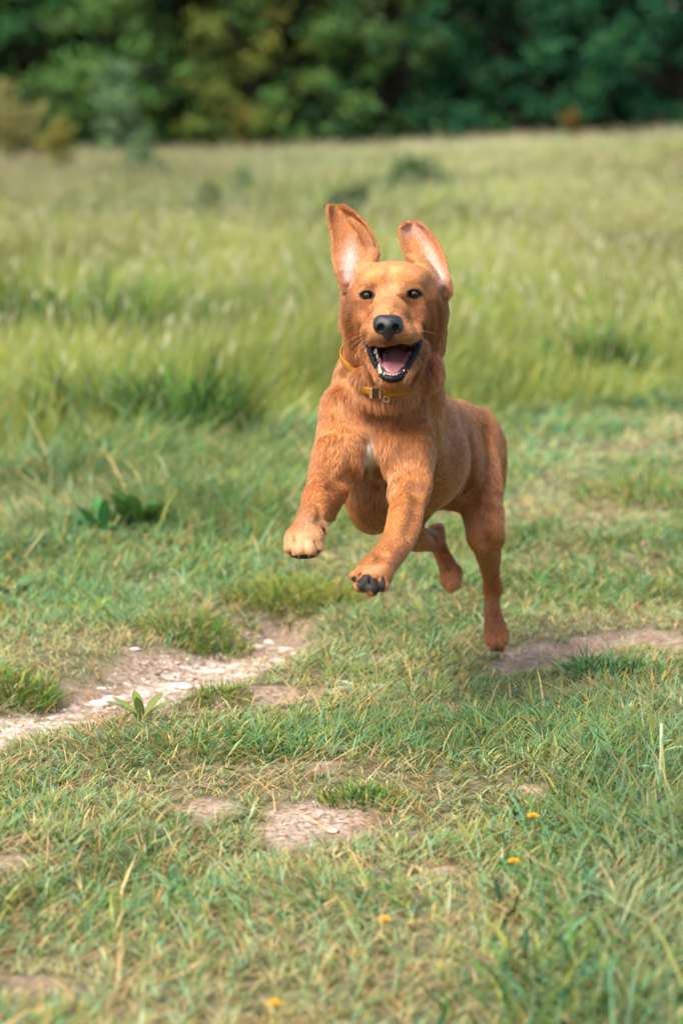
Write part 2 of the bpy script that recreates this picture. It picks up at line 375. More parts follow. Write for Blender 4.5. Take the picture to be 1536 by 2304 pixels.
grass_clump(1130, 1650, .09, .04, 500, .0026, (['teal', 'green', 'yellow'], [.5, .3, .2]), "bluish tuft in the turf below the landing paw")
grass_clump(820, 1830, .06, .035, 320, .0026, (['green', 'dark', 'yellow'], [.5, .2, .3]), "dark tuft on the upper edge of the large bare patch")
grass_clump(500, 1560, .05, .03, 500, .0022, MX, "small grass island in the middle of the worn path")
# ------------------------------------------------------------------ trees and bushes at the far edge of the field
M_BARK = simple_mat("bark", (.035, .030, .022), .9, .1, (.8, 40), var=.4, vscale=12)
def leaf_cloud(centers, radii, n, size, col_fn):
    """leaf-sized kite quads spread through lobes, most of them near each lobe's outside"""
    k = rng.choice(len(centers), n, p=radii**2/np.sum(radii**2))
    d = rng.normal(size=(n, 3)); d /= np.linalg.norm(d, axis=1)[:, None]
    r = radii[k]*np.abs(rng.normal(.55, .48, n))
    p = centers[k]+d*r[:, None]*np.array([1, 1, .75])
    a = rng.normal(size=(n, 3)); a[:, 2] -= .3; a /= np.linalg.norm(a, axis=1)[:, None]
    nrm = d*.6+rng.normal(size=(n, 3))*.6+np.array([0, 0, .5]); b = np.cross(a, nrm); b /= np.linalg.norm(b, axis=1)[:, None]
    s = size*rng.uniform(.6, 1.4, n)[:, None]
    V = np.stack([p-a*s*.5, p+b*s*.3, p+a*s*.6, p-b*s*.3], 1)
    C = np.repeat(col_fn(k, p)[:, None], 4, 1)
    i = (np.arange(n)*4)[:, None]+np.arange(4)[None]
    return V.reshape(-1, 3), i, C.reshape(-1, 3)
def tube(pts, rad, ns=7):
    pts = np.array(pts, float); V = []; n = len(pts)
    for i in range(n):
        t = pts[min(i+1, n-1)]-pts[max(i-1, 0)]; t /= np.linalg.norm(t)+1e-9
        a = np.cross(t, [0, 1, 0.01]); a /= np.linalg.norm(a)+1e-9; b = np.cross(t, a)
        for j in range(ns):
            th = 2*math.pi*j/ns; V.append(pts[i]+(a*math.cos(th)+b*math.sin(th))*rad[i])
    V.append(pts[0]); V.append(pts[-1])
    Q = [[i*ns+j, i*ns+(j+1) % ns, (i+1)*ns+(j+1) % ns, (i+1)*ns+j] for i in range(n-1) for j in range(ns)]
    T = [[n*ns, (j+1) % ns, j] for j in range(ns)] + [[n*ns+1, (n-1)*ns+j, (n-1)*ns+(j+1) % ns] for j in range(ns)]
    return np.array(V), np.array(Q), np.array(T)
def multi_tube(list_):
    V, Q, T = [], [], []; o = 0
    for pts, rad, ns in list_:
        v, q, t = tube(pts, rad, ns); V.append(v); Q.append(q+o); T.append(t+o); o += len(v)
    return np.concatenate(V), [np.concatenate(Q), np.concatenate(T)]
def tree(name, x, y, height, width, col, col2, nleaf, size, label, cat, group=None, low=.15, spot=None, nl=26):
    z0 = float(relief(np.array([x]), np.array([y]))[0])
    root = tag(link(name, None), label, cat, group); root.location = (x, y, z0)
    cs, rs = [], []
    for i in range(nl):
        h = low+(1-low)*(i+.5)/nl; prof = math.sin(math.pi*min(1, .22+h*.78))**.6
        a = random.uniform(0, 6.283); rr = width*.5*prof*random.uniform(.25, .95)
        cs.append((math.cos(a)*rr, math.sin(a)*rr*.9, h*height*.93)); rs.append(width*random.uniform(.13, .23)*min(1, (30/nl)**.6))
    cs = np.array(cs); rs = np.array(rs)
    lob = rng.uniform(0, 1, nl)
    def cf(k, p):
        c = np.array(col)+(np.array(col2)-np.array(col))*np.clip(.5+.55*(lob[k]-.5)+rng.normal(0, .28, len(k)), 0, 1)[:, None]
        c = c*rng.uniform(.6, 1.5, len(k))[:, None]*(1+.35*noise(p[:, 0]*2+p[:, 1], p[:, 2]*2+x, 1.6, 401, 2))[:, None]
        if spot is not None:
            sx, sz, sr, sc = spot; g = .75* np.exp(-(((p[:, 0]-sx)/sr)**2+((p[:, 2]-sz)/(sr*1.3))**2))
            c = c+(np.array(sc)-c)*g[:, None]
        return c
    V, q, C = leaf_cloud(cs, rs, nleaf, size, cf)
    mesh_np("crown", V, q, M_LEAF, C, smooth=False, parent=root)
    tb = [([(0, 0, -.1), (width*.02, 0, height*.35), (-width*.02, 0.02, height*.7), (0, 0, height*.95)], [height*.017, height*.013, height*.009, .01], 8)]
    for c in cs[::2]:
        b = c[2]*.6; tb.append(([(0, 0, b), (c[0]*.5, c[1]*.5, b+(c[2]-b)*.6), tuple(c)], [height*.011, height*.007, .004], 5))
    V, fq = multi_tube(tb)
    mesh_np("trunk", V, fq, M_BARK, parent=root)
    return root
DG, TG, MG, OG, YG = (.028, .100, .030), (.024, .125, .060), (.065, .185, .048), (.130, .205, .045), (.22, .22, .05)
def at(px, y): return (px-768)/F*y
front = [   # px, depth, height, width, colour a, b, label, category-kind
 (-330, 44, 6.5, 4.2, DG, MG, "dark green tree just outside the wood's left end"),
 (60, 44, 6.2, 3.6, MG, DG, "dark green tree directly behind the orange tinged bush"),
 (235, 43.2, 6.0, 3.2, MG, OG, "mid green tree above the pale grey green sapling"),
 (430, 43, 6.4, 3.0, MG, OG, "olive green tree left of the yellow tinted tree"),
 (575, 42.6, 6.4, 2.4, OG, (.17, .19, .03), "yellow tinted tree in the middle of the wood edge"),
 (720, 43.2, 6.6, 3.2, MG, OG, "mid green tree right of the yellow tinted tree"),
 (860, 43.0, 6.0, 2.6, TG, OG, "green tree with lighter leaf tufts above the dog's right ear"),
 (1000, 43.6, 6.6, 3.2, TG, DG, "deep bluish green tree above the pale strip of meadow"),
 (1180, 43.2, 6.4, 3.0, TG, MG, "bluish green tree with light tufts behind the small orange shrub"),
 (1350, 43.8, 6.8, 3.2, TG, DG, "dark bluish green tree right of the small orange shrub"),
 (1530, 43.4, 6.6, 3.2, DG, TG, "nearly black green tree at the right edge of the photo"),
 (1900, 44, 6.6, 4.2, DG, TG, "dark green tree beyond the wood's right end"),
 (-800, 45, 6.8, 5.0, MG, DG, "second tree outside the wood's left end"),
 (2350, 45, 6.8, 5.0, MG, TG, "second tree outside the wood's right end"),
]
for i, (px, y, h, wd, a, b, lab) in enumerate(front):
    sp = (0.05, 2.2, .45, (.26, .19, .03)) if px == 575 else None
    tree("tree", at(px, y), y, h, wd*1.15, a, b, 17000, .105, lab, "tree", "trees along the front of the wood", low=.03, spot=sp, nl=110)
for j in range(11):
    px = -850+j*320+random.uniform(-60, 60); y = 47+random.uniform(-.6, .8)
    tree("tree", at(px, y), y, 8.0, 5.4, DG, TG, 3800, .22, "dark tree in the deep shade of the wood's second row", "tree", "dark trees in the wood's second row", low=.02, nl=30)
for j in range(11):
    px = -950+j*340+random.uniform(-60, 60); y = 51+random.uniform(-.8, .8)
    tree("tree", at(px, y), y, 9.5, 6.4, DG, DG, 3000, .32, "dark tree at the very back of the wood", "tree", "dark trees at the back of the wood", low=.02, nl=26)
def bush(px, y, h, wd, a, b, n, size, lab, cat="bush", spot=None):
    return tree("bush", at(px, y), y, h, wd, a, b, n, size, lab, cat, None, low=.12, nl=16, spot=spot)
bush(30, 36, 1.15, 1.15, (.30, .24, .09), (.19, .20, .06), 3200, .06, "rounded orange brown tinged bush at the left edge of the field")
bush(145, 31, .74, .46, (.28, .24, .05), (.17, .18, .035), 1500, .05, "small pointed olive yellow bush right of the rounded orange one")
bush(270, 40.5, 1.5, .9, (.20, .30, .15), (.12, .22, .09), 1800, .08, "slender pale grey green sapling at the wood's foot", "sapling")
bush(545, 41, .95, .5, (.22, .17, .03), (.10, .13, .03), 1100, .07, "narrow yellow leaved shrub under the yellow tinted tree", "shrub")
bush(1285, 40, .62, .42, (.22, .12, .03), (.12, .12, .03), 900, .06, "small orange brown shrub at the field's far right edge", "shrub")
bush(322, 29, .42, .60, (.09, .17, .06), (.07, .14, .045), 1100, .05, "low green bush in the pale grass below the sapling")
bush(945, 24, .40, .80, (.07, .13, .045), (.10, .16, .05), 1600, .045, "wide dark green bush in the far meadow right of the dog's ears")
bush(790, 19.5, .34, .50, (.07, .13, .04), (.09, .15, .045), 1100, .04, "dark green bush in the meadow just above the dog's ears")
bush(550, 24, .32, .28, (.09, .16, .06), (.11, .18, .06), 600, .04, "tiny green bush in the far meadow left of the dog's ears")
bush(470, 21, .32, .30, (.10, .15, .04), (.12, .16, .04), 600, .04, "small olive green bush in the meadow below the tiny green one")

# ------------------------------------------------------------------ broad-leaved plants, flowers, stems
def leaf_blade(base, az, length, width, rise, curl, col, seg=7, wave=0.0, fold=.18):
    """a broad leaf: midrib curve with a folded, wavy blade"""
    V, C, Q = [], [], []
    ux, uy = math.cos(az), math.sin(az)
    for i in range(seg+1):
        t = i/seg
        r = length*(t*math.cos(rise)+.0); z = length*(t*math.sin(rise) - curl*t*t)
        wv = width*.5*(math.sin(math.pi*min(1, .06+t*.94))**.75)*(1-.25*t)
        c = np.array(base)+np.array([ux*r, uy*r, z])
        for s in (-1, 0, 1):
            q = c+np.array([-uy, ux, 0])*wv*s + np.array([0, 0, abs(s)*wv*fold + wave*width*math.sin(t*17+s*2)*abs(s)])
            V.append(q); C.append(np.array(col)*(1.25 if s == 0 else 1)*random.uniform(.92, 1.08))
    for i in range(seg):
        for j in range(2):
            a = i*3+j; Q.append([a, a+1, a+4, a+3])
    return np.array(V), np.array(Q), np.array(C)
def plant(name, gx, gy, n, length, width, rise, curl, col, label, cat, stems=0, jitter=.25, wave=.03, group=None, seedc=None):
    q = G(gx, gy); x, y = q[0], q[1]; z0 = float(relief(np.array([x]), np.array([y]))[0])
    root = tag(link(name, None), label, cat, group); root.location = (x, y, z0)
    for i in range(n):
        az = i*2.399+random.uniform(-.3, .3)
        f = random.uniform(1-jitter, 1+jitter)
        c = np.array(col)*random.uniform(.75, 1.3)
        V, Q, C = leaf_blade((math.cos(az)*.004, math.sin(az)*.004, .002), az, length*f, width*f, rise+random.uniform(-.25, .3), curl*random.uniform(.6, 1.3), c, wave=wave)
        mesh_np("leaf", V, Q, M_PLANT, C, parent=root)
    return root
plant("plantain", 320, 1612, 8, .055, .016, .75, .25, lin(118, 132, 66), "pale yellow green rosette on the near rim of the worn chalk path", "plant")
plant("dock_plant", 310, 1222, 28, .17, .036, .95, .45, lin(74, 106, 46), "dark green broad leaved plant left of the dog's raised paw", "plant")
plant("dock_plant", 235, 1228, 18, .14, .026, .95, .45, lin(78, 128, 70), "smaller leafy plant touching the dark one on its left", "plant")
plant("dock_plant", 15, 1340, 9, .09, .022, .45, .25, lin(104, 140, 84), "low leafy plant lying at the left edge of the photo", "plant")
plant("dandelion_rosette", 196, 1395, 7, .055, .016, .6, .25, lin(140, 150, 56), "bright yellow green rosette in the grass above the worn path", "plant")
plant("silvery_weed", 805, 1545, 6, .045, .014, .55, .3, lin(170, 200, 165), "small silvery green weed on the turf below the hind paws", "plant")
plant("silvery_weed", 785, 1487, 5, .035, .012, .5, .3, lin(160, 195, 165), "tiny silvery weed beside the small bare patch", "plant")
M_STEM = simple_mat("pale_stem", (.34, .42, .24), .5, .3, var=.2)
M_STALK = simple_mat("flower_stalk", (.16, .22, .07), .5, .3, var=.2)
M_PETAL = simple_mat("yellow_petals", (.80, .42, .02), .6, .2, var=.25, vscale=400)
def stalk():
    q = G(1482, 1835); x, y = q[0], q[1]; z0 = float(relief(np.array([x]), np.array([y]))[0])
    root = tag(link("grass_stalk", None), "single thick pale stalk standing near the right edge", "plant stalk"); root.location = (x, y, z0)
    V, fq = multi_tube([([(0, 0, -.01), (.0, 0, .04), (.0015, 0, .08), (.001, 0, .118)], [.0028, .0026, .0026, .0022], 8)])
    mesh_np("stem", V, fq, M_STEM, parent=root)
    for (z, az, L) in ((.078, .1, .055), (.055, 3.0, .04), (.09, .4, .03)):
        V, Q, C = leaf_blade((0, 0, z), az, L, .005, .6, .5, lin(160, 195, 160)); mesh_np("leaf", V, Q, M_PLANT, C, parent=root)
stalk()
def dandelion(px, py, d, hh, label):
    top = P(px, py, d); x, y, zt = top; z0 = float(relief(np.array([x]), np.array([y]))[0])
    hh = zt-z0
    root = tag(link("dandelion", None), label, "flower", "yellow flowers in the near grass"); root.location = (x, y, z0)
    V, fq = multi_tube([([(0, .004, 0), (.001, .002, hh*.5), (0, 0, hh-.002)], [.0011, .001, .001], 6)])
    mesh_np("stem", V, fq, M_STALK, parent=root)
    V, Q = [], []
    for ring, (n, L, up) in enumerate(((18, .0085, .22), (14, .0065, .6), (9, .0042, 1.1))):
        for i in range(n):
            a = 2*math.pi*(i+ring*.4)/n+random.uniform(-.08, .08); u = np.array([math.cos(a), math.sin(a), 0]); s = np.array([-u[1], u[0], 0]); o = len(V)
            e = u*math.cos(up)*L+np.array([0, 0, math.sin(up)*L])
            V += [-s*.0004, s*.0004, e*.7+s*.0011, e+s*.0003, e-s*.0003, e*.7-s*.0011]; Q += [[o, o+1, o+2, o+5], [o+5, o+2, o+3, o+4]]
    f = mesh_np("flower_head", np.array(V)+np.array([0, 0, hh-.001]), np.array(Q), M_PETAL, parent=root)
dandelion(1198, 1836, 3.46, .03, "orange yellow dandelion farthest from the camera, at the right")
dandelion(1155, 1938, 3.24, .03, "orange yellow dandelion second farthest from the camera, just below the farthest")
dandelion(866, 2070, 3.02, .03, "blurred yellow dandelion third from the far one, below the large bare patch")
dandelion(618, 2258, 2.80, .03, "blurred yellow dandelion nearest the camera, by the bottom edge")

# ------------------------------------------------------------------ stones and a dead leaf
M_CHALK = simple_mat("chalk_stone", (.62, .55, .47), .9, .1, (.5, 300), var=.18, vscale=90)
M_FLINT = simple_mat("brown_flint", (.34, .25, .18), .8, .2, (.5, 300), var=.3, vscale=90)
def rock(sx, sy, sz, seed):
    r = np.random.default_rng(seed); n1, n2 = 9, 14; V = []
    ph = r.uniform(0, 6, 6)
    for i in range(n1):
        th = math.pi*i/(n1-1)
        for j in range(n2):
            f = 2*math.pi*j/n2
            k = 1+.18*math.sin(2*f+ph[0])+.12*math.sin(3*f+ph[1]+th*2)+.10*math.sin(4*th+ph[2]); k *= 1+r.uniform(-.05, .05)*(0 < i < n1-1)
            V.append((math.sin(th)*math.cos(f)*k*sx, math.sin(th)*math.sin(f)*k*sy, math.cos(th)*sz*(1 if i < n1/2 else .6)))
    Q = [[i*n2+j, (i+1)*n2+j, (i+1)*n2+(j+1) % n2, i*n2+(j+1) % n2] for i in range(n1-1) for j in range(n2)]
    return np.array(V), np.array(Q)
def stone(px, py, wpx, label, m=None, name="stone"):
    q = G(px, py, -.02); x, y = q[0], q[1]; z0 = float(relief(np.array([x]), np.array([y]))[0])
    s = R(wpx*.5, y); V, Q = rock(s, s*.75, s*.45, int(px*7+py))
    o = mesh_np(name, V, Q, m or M_CHALK, smooth=True); o.location = (x, y, z0+s*.10)
    tag(o, label, "stone")
stone(305, 1484, 22, "small round white stone in the grass on the path's upper rim")
stone(575, 1432, 36, "bright white chalk stone near the top end of the worn path")
stone(604, 1420, 26, "smaller chalk stone just right of the topmost bright one")
stone(492, 1487, 32, "flat white chalk stone in the middle of the worn path")
stone(530, 1472, 20, "little chalk stone between the two bright stones on the path")
stone(225, 1560, 52, "largest flat white chalk stone in the lower part of the path")
stone(415, 1520, 46, "broad pale chalk stone left of the middle of the path")
stone(248, 1548, 38, "pale chalk stone touching the largest one from behind")
stone(533, 1588, 12, "dark brown pebble on the lower branch of the path", M_FLINT)
def gravel():
    V, Q, C = [], [], []; o = 0
    base = [rock(1, .8, .5, s) for s in range(6)]
    for i in range(1300):
        k = random.random(); j = int(k*(len(STONY)-1)); t = random.random()
        a, b = STONY[j], STONY[j+1]
        px = a[0]+(b[0]-a[0])*t+random.gauss(0, 60); py = a[1]+(b[1]-a[1])*t+random.gauss(0, 17)
        if i % 4 == 0: px, py = random.uniform(0, 1536), random.choice([random.gauss(1455, 14), random.gauss(1885, 25)])
        q = G(px, py, -.02); x, y = np.array([q[0]]), np.array([q[1]])
        if bare(x, y)[0] < .4: continue
        s = min(.012, random.lognormvariate(-6.0, .5)); v, f = base[i % 6]; th = random.uniform(0, 6.28)
        v = v*np.array([1, 1, .6])@np.array([[math.cos(th), math.sin(th), 0], [-math.sin(th), math.cos(th), 0], [0, 0, 1]])*s+np.array([q[0], q[1], relief(x, y)[0]])
        V.append(v); Q.append(f+o); o += len(v)
        c = np.array(random.choice([(.70, .57, .46), (.60, .45, .34), (.45, .32, .22), (.76, .68, .58), (.3, .2, .14)]))*random.uniform(.8, 1.1)
        C.append(np.tile(c, (len(v), 1)))
    m = leaf_mat("gravel", 0.0, .9, .1)
    tag(mesh_np("gravel", np.concatenate(V), np.concatenate(Q), m, np.concatenate(C)), "loose chalk gravel and pebbles in the worn path", "gravel", kind="stuff")
gravel()
def dead_leaf(px, py, label):
    q = G(px, py); V, Q, C = leaf_blade((0, 0, .02), .9, .05, .02, .3, .3, (.30, .20, .12), wave=.12)
    o = mesh_np("dead_leaf", V, Q, M_PLANT, C); o.location = (q[0], q[1], float(relief(np.array([q[0]]), np.array([q[1]]))[0])+.012)
    tag(o, label, "leaf")
dead_leaf(1440, 1270, "curled brown dead leaf on the short grass right of the dog")
# ------------------------------------------------------------------ smooth-blended bodies, turned into one skin
def rotm(roll=0, pitch=0, yaw=0):
    """rows = the ellipsoid's own axes in world space; turned from right/up/forward (degrees)"""
    a, b, c = map(math.radians, (roll, pitch, yaw))
    Rr = np.array([[math.cos(a), math.sin(a), 0], [-math.sin(a), math.cos(a), 0], [0, 0, 1]])       # about forward
    Rp = np.array([[1, 0, 0], [0, math.cos(b), math.sin(b)], [0, -math.sin(b), math.cos(b)]])       # about right
    Ry = np.array([[math.cos(c), 0, math.sin(c)], [0, 1, 0], [-math.sin(c), 0, math.cos(c)]])       # about up
    return (Rr@Rp@Ry)@AX
class Sdf:
    def __init__(s): s.ops = []
    def cone(s, a, b, k=.012, op='u', flow=None):
        """a, b: (px, py, z, radius in px)"""
        A, B = P(*a[:3]), P(*b[:3]); ra, rb = R(a[3], a[2]), R(b[3], b[2])
        f = (B-A)/(np.linalg.norm(B-A)+1e-9) if flow is None else np.array(flow)
        s.ops.append(dict(t='c', A=A, B=B, ra=ra, rb=rb, k=k, op=op, flow=f, lo=np.minimum(A-ra, B-rb), hi=np.maximum(A+ra, B+rb)))
    def chain(s, pts, k=.012, op='u', flow=None, sub=5):
        """one smooth limb through the given joints"""
        q = np.array(pts, float); q = np.vstack([2*q[0]-q[1], q, 2*q[-1]-q[-2]]); out = []
        for i in range(1, len(q)-2):
            for t in np.linspace(0, 1, sub, endpoint=False):
                a, b, c, d = q[i-1], q[i], q[i+1], q[i+2]
                out.append(.5*(2*b+(c-a)*t+(2*a-5*b+4*c-d)*t*t+(3*b-a-3*c+d)*t**3))
        out.append(q[-2]); out = np.array(out)
        X = np.array([P(*o[:3]) for o in out]); rr = np.array([R(o[3], o[2]) for o in out])
        s.ops.append(dict(t='l', X=X, rr=rr, k=k, op=op, flow=flow, lo=(X-rr[:, None]).min(0), hi=(X+rr[:, None]).max(0)))
    def ell(s, c, r, rot=(0, 0, 0), k=.012, op='u', flow=None):
        """c: (px, py, z); r: (px, px, metres)"""
        C = P(*c); rr = np.array([R(r[0], c[2]), R(r[1], c[2]), r[2]]); m = max(rr)
        s.ops.append(dict(t='e', C=C, r=rr, M=rotm(*rot), k=k, op=op, flow=np.array(flow if flow is not None else (0, 0, -1.0)), lo=C-m, hi=C+m))
    def cloud(s, pts, rad, k=.006, flow=(0, 0, 1)):
        s.ops.append(dict(t='p', pts=pts, rad=rad, k=k, op='u', flow=np.array(flow), lo=pts.min(0)-rad.max(), hi=pts.max(0)+rad.max()))
    def _d(s, o, p, fl=False):
        if o['t'] == 'l':
            best = np.full(len(p), 9.0); T = np.zeros((len(p), 3)) if fl else None
            for A, B_, ra, rb in zip(o['X'][:-1], o['X'][1:], o['rr'][:-1], o['rr'][1:]):
                ba = B_-A; pa = p-A; t = np.clip(pa@ba/(ba@ba), 0, 1); d = np.linalg.norm(pa-t[:, None]*ba, axis=1)-(ra+(rb-ra)*t)
                w = d < best
                if fl: T[w] = ba/np.linalg.norm(ba)
                best = np.minimum(best, d)
            return (best, T) if fl else best
        if o['t'] == 'c':
            ba = o['B']-o['A']; l2 = ba@ba; pa = p-o['A']
            t = np.clip(pa@ba/l2, 0, 1)
            return np.linalg.norm(pa-t[:, None]*ba, axis=1)-(o['ra']+(o['rb']-o['ra'])*t)
        if o['t'] == 'e':
            q = (p-o['C'])@o['M'].T; k0 = np.linalg.norm(q/o['r'], axis=1); k1 = np.linalg.norm(q/o['r']**2, axis=1)+1e-9
            return np.where(k0 < 1e-4, -min(o['r']), k0*(k0-1)/k1)
        out = np.empty(len(p))
        for i in range(0, len(p), 4000):
            pp = p[i:i+4000]
            d2 = (pp**2).sum(1)[:, None]+(o['pts']**2).sum(1)[None]-2*pp@o['pts'].T
            out[i:i+4000] = (np.sqrt(np.maximum(d2, 0))-o['rad'][None]).min(1)
        return out
    def eval(s, p, margin=.03, flows=False):
        d = np.full(len(p), .5)
        if flows: W = np.zeros(len(p)); FL = np.zeros((len(p), 3))
        for o in s.ops:
            m = margin+o['k']
            idx = np.nonzero(np.all((p > o['lo']-m) & (p < o['hi']+m), axis=1))[0]
            if not len(idx): continue
            if flows and o['t'] == 'l':
                e, ft = s._d(o, p[idx], True); ft = ft if o['flow'] is None else np.array(o['flow'])
            else: e = s._d(o, p[idx]); ft = o['flow']
            c = d[idx]; k = o['k']
            if o['op'] == 'u':
                h = np.maximum(k-np.abs(c-e), 0)/k; d[idx] = np.minimum(c, e)-h*h*k*.25
                if flows:
                    w = np.exp(-np.maximum(e, -.02)/.006); W[idx] += w; FL[idx] += w[:, None]*ft
            else:
                h = np.maximum(k-np.abs(c+e), 0)/k; d[idx] = np.maximum(c, -e)+h*h*k*.25
        if flows: return d, FL/(W[:, None]+1e-9)
        return d
    def grad(s, p, e=.0008):
        d0 = s.eval(p); g = np.stack([s.eval(p+np.eye(3)[i]*e)-d0 for i in range(3)], 1)/e
        return d0, g
    def mesh(s, res):
        lo = np.min([o['lo'] for o in s.ops if o['op'] == 'u'], 0)-.012; hi = np.max([o['hi'] for o in s.ops if o['op'] == 'u'], 0)+.012
        n = np.ceil((hi-lo)/res).astype(int)+2
        # coarse pass
        cb = 6; nc = n//cb+2
        g = np.stack(np.meshgrid(*[np.arange(a) for a in nc], indexing='ij'), -1).reshape(-1, 3)
        cc = lo+(g*cb+cb/2)*res; dc = s.eval(cc, margin=.06+cb*res)
        act = g[np.abs(dc) < cb*res*1.35+.004]
        D = np.repeat(np.repeat(np.repeat(dc.reshape(nc).astype(np.float32), cb, 0), cb, 1), cb, 2)
        off = np.stack(np.meshgrid(*[np.arange(cb)]*3, indexing='ij'), -1).reshape(-1, 3)
        for i in range(0, len(act), 4000):
            ii = (act[i:i+4000, None]*cb+off[None]).reshape(-1, 3)
            D[ii[:, 0], ii[:, 1], ii[:, 2]] = s.eval(lo+ii*res)
        ins = D < 0
        # surface nets
        c8 = [ins[i:ins.shape[0]-1+i, j:ins.shape[1]-1+j, k:ins.shape[2]-1+k] for i in (0, 1) for j in (0, 1) for k in (0, 1)]
        sm = np.zeros(c8[0].shape, np.int8)
        for c in c8: sm += c
        cell = np.argwhere((sm > 0) & (sm < 8)); vid = np.full(sm.shape, -1, np.int32); vid[cell[:, 0], cell[:, 1], cell[:, 2]] = np.arange(len(cell))
        acc = np.zeros((len(cell), 3)); cnt = np.zeros(len(cell))
        cor = [np.array([i, j, k]) for i in (0, 1) for j in (0, 1) for k in (0, 1)]
        for a in range(8):
            for b in range(a+1, 8):
                if np.abs(cor[a]-cor[b]).sum() != 1: continue
                ia, ib = cell+cor[a], cell+cor[b]
                da, db = D[ia[:, 0], ia[:, 1], ia[:, 2]], D[ib[:, 0], ib[:, 1], ib[:, 2]]
                x = (da < 0) != (db < 0); t = np.where(x, da/np.where(x, da-db, 1), 0)
                acc += np.where(x[:, None], ia+(ib-ia)*t[:, None], 0); cnt += x
        V = lo+(acc/cnt[:, None])*res
        Q = []
        for ax in range(3):
            a = [slice(None)]*3; b = [slice(None)]*3; a[ax] = slice(0, -1); b[ax] = slice(1, None)
            e = np.argwhere(ins[tuple(a)] != ins[tuple(b)]); u, v = (ax+1) % 3, (ax+2) % 3
            e = e[(e[:, u] > 0) & (e[:, v] > 0)]
            inside = ins[e[:, 0], e[:, 1], e[:, 2]]
            def at_(du, dv):
                q = e.copy(); q[:, u] -= du; q[:, v] -= dv; return vid[q[:, 0], q[:, 1], q[:, 2]]
            q = np.stack([at_(0, 0), at_(1, 0), at_(1, 1), at_(0, 1)], 1)
            q[~inside] = q[~inside][:, ::-1]; Q.append(q)
        Q = np.concatenate(Q); Q = Q[(Q >= 0).all(1)]
        for _ in range(3):
            d, gr = s.grad(V); l2 = np.maximum((gr**2).sum(1), .15)
            V = V-gr*(np.clip(d, -res, res)/l2)[:, None]*.8
        return V, Q
def head_flow(p):
    """coat direction on the face: away from the nose, outwards and back"""
    o = P(873, 715, 3.87); f = p-o; return f/np.linalg.norm(f, axis=1)[:, None]

B = Sdf(); u = B
BACK = -(P(862, 1010, 4.20)-P(1050, 1015, 4.70)); BACK /= np.linalg.norm(BACK)
DOWN = np.array([.05, -.05, -1.0])
# trunk
u.cone((866, 1000, 4.21, 118), (915, 1030, 4.36, 124), .03, flow=BACK)
u.cone((915, 1030, 4.36, 124), (985, 1030, 4.55, 88), .03, flow=BACK)
u.cone((985, 1030, 4.55, 88), (1048, 1012, 4.70, 76), .03, flow=BACK)
u.ell((838, 1105, 4.22), (62, 96, .10), k=.03, flow=(0, .2, -1))
u.cone((925, 915, 4.24, 52), (1030, 960, 4.62, 46), .03, flow=BACK)
u.cone((1030, 960, 4.62, 46), (1072, 985, 4.75, 44), .03, flow=BACK)
# chest front and shoulders
u.ell((850, 970, 4.12), (108, 88, .075), k=.03, flow=DOWN)
u.ell((790, 1010, 4.066), (50, 66, .040), (8, 0, 0), k=.018, flow=DOWN)
u.ell((893, 1010, 4.066), (52, 66, .040), (-8, 0, 0), k=.018, flow=DOWN)
# neck and ruff
u.cone((885, 720, 4.09, 92), (872, 880, 4.13, 112), .03, flow=DOWN)
u.cone((872, 880, 4.13, 112), (868, 960, 4.18, 112), .03, flow=DOWN)
u.cone((930, 840, 4.18, 56), (945, 920, 4.26, 50), .02, flow=DOWN)
u.ell((868, 880, 4.03), (72, 44, .026), k=.025, flow=DOWN)
# viewer's left foreleg
u.ell((768, 945, 4.10), (46, 72, .05), (6, 0, 0), k=.02, flow=DOWN)
u.chain([(768, 985, 4.08, 52), (750, 1040, 4.055, 50), (740, 1092, 4.03, 44)], .018)
u.chain([(736, 1095, 4.02, 39), (706, 1150, 3.935, 31.5), (692, 1184, 3.885, 31), (685, 1208, 3.855, 34)], .014)
u.cone((745, 1120, 4.05, 30), (741, 1156, 4.05, 16), .014)
u.ell((683, 1216, 3.848), (41, 26, .024), (8, 0, 0), k=.020, flow=DOWN)
for x, y, z, r in ((652, 1232, 3.834, 14), (673, 1240, 3.820, 15.5), (695, 1240, 3.822, 15), (715, 1231, 3.838, 13)):
    u.cone((683+(x-683)*.8, 1212, 3.838, 14), (x, y, z, r), .0035)
u.ell((683, 1246, 3.838), (34, 12, .02), k=.004)
u.cone((725, 1180, 3.90, 8), (729, 1196, 3.895, 7), .006)
# viewer's right foreleg, stretched towards the camera
u.ell((940, 965, 4.13), (46, 86, .05), (-6, 0, 0), k=.02, flow=DOWN)
u.chain([(932, 990, 4.09, 54), (924, 1050, 4.06, 50), (918, 1112, 4.03, 43)], .018)
u.chain([(918, 1112, 4.02, 39), (908, 1180, 3.95, 38.5), (892, 1222, 3.90, 35), (866, 1260, 3.855, 34), (848, 1282, 3.828, 35)], .014)
u.ell((836, 1298, 3.813), (41, 34, .022), (20, 0, 0), k=.020, flow=(-.6, -.5, -.6))
for x, y, z, r in ((800, 1296, 3.800, 14), (812, 1318, 3.790, 16), (836, 1326, 3.788, 17), (859, 1318, 3.795, 15)):
    u.cone((840, 1290, 3.815, 18), (x, y, z, r), .004)
u.ell((828, 1305, 3.790), (17, 14, .007), k=.004)
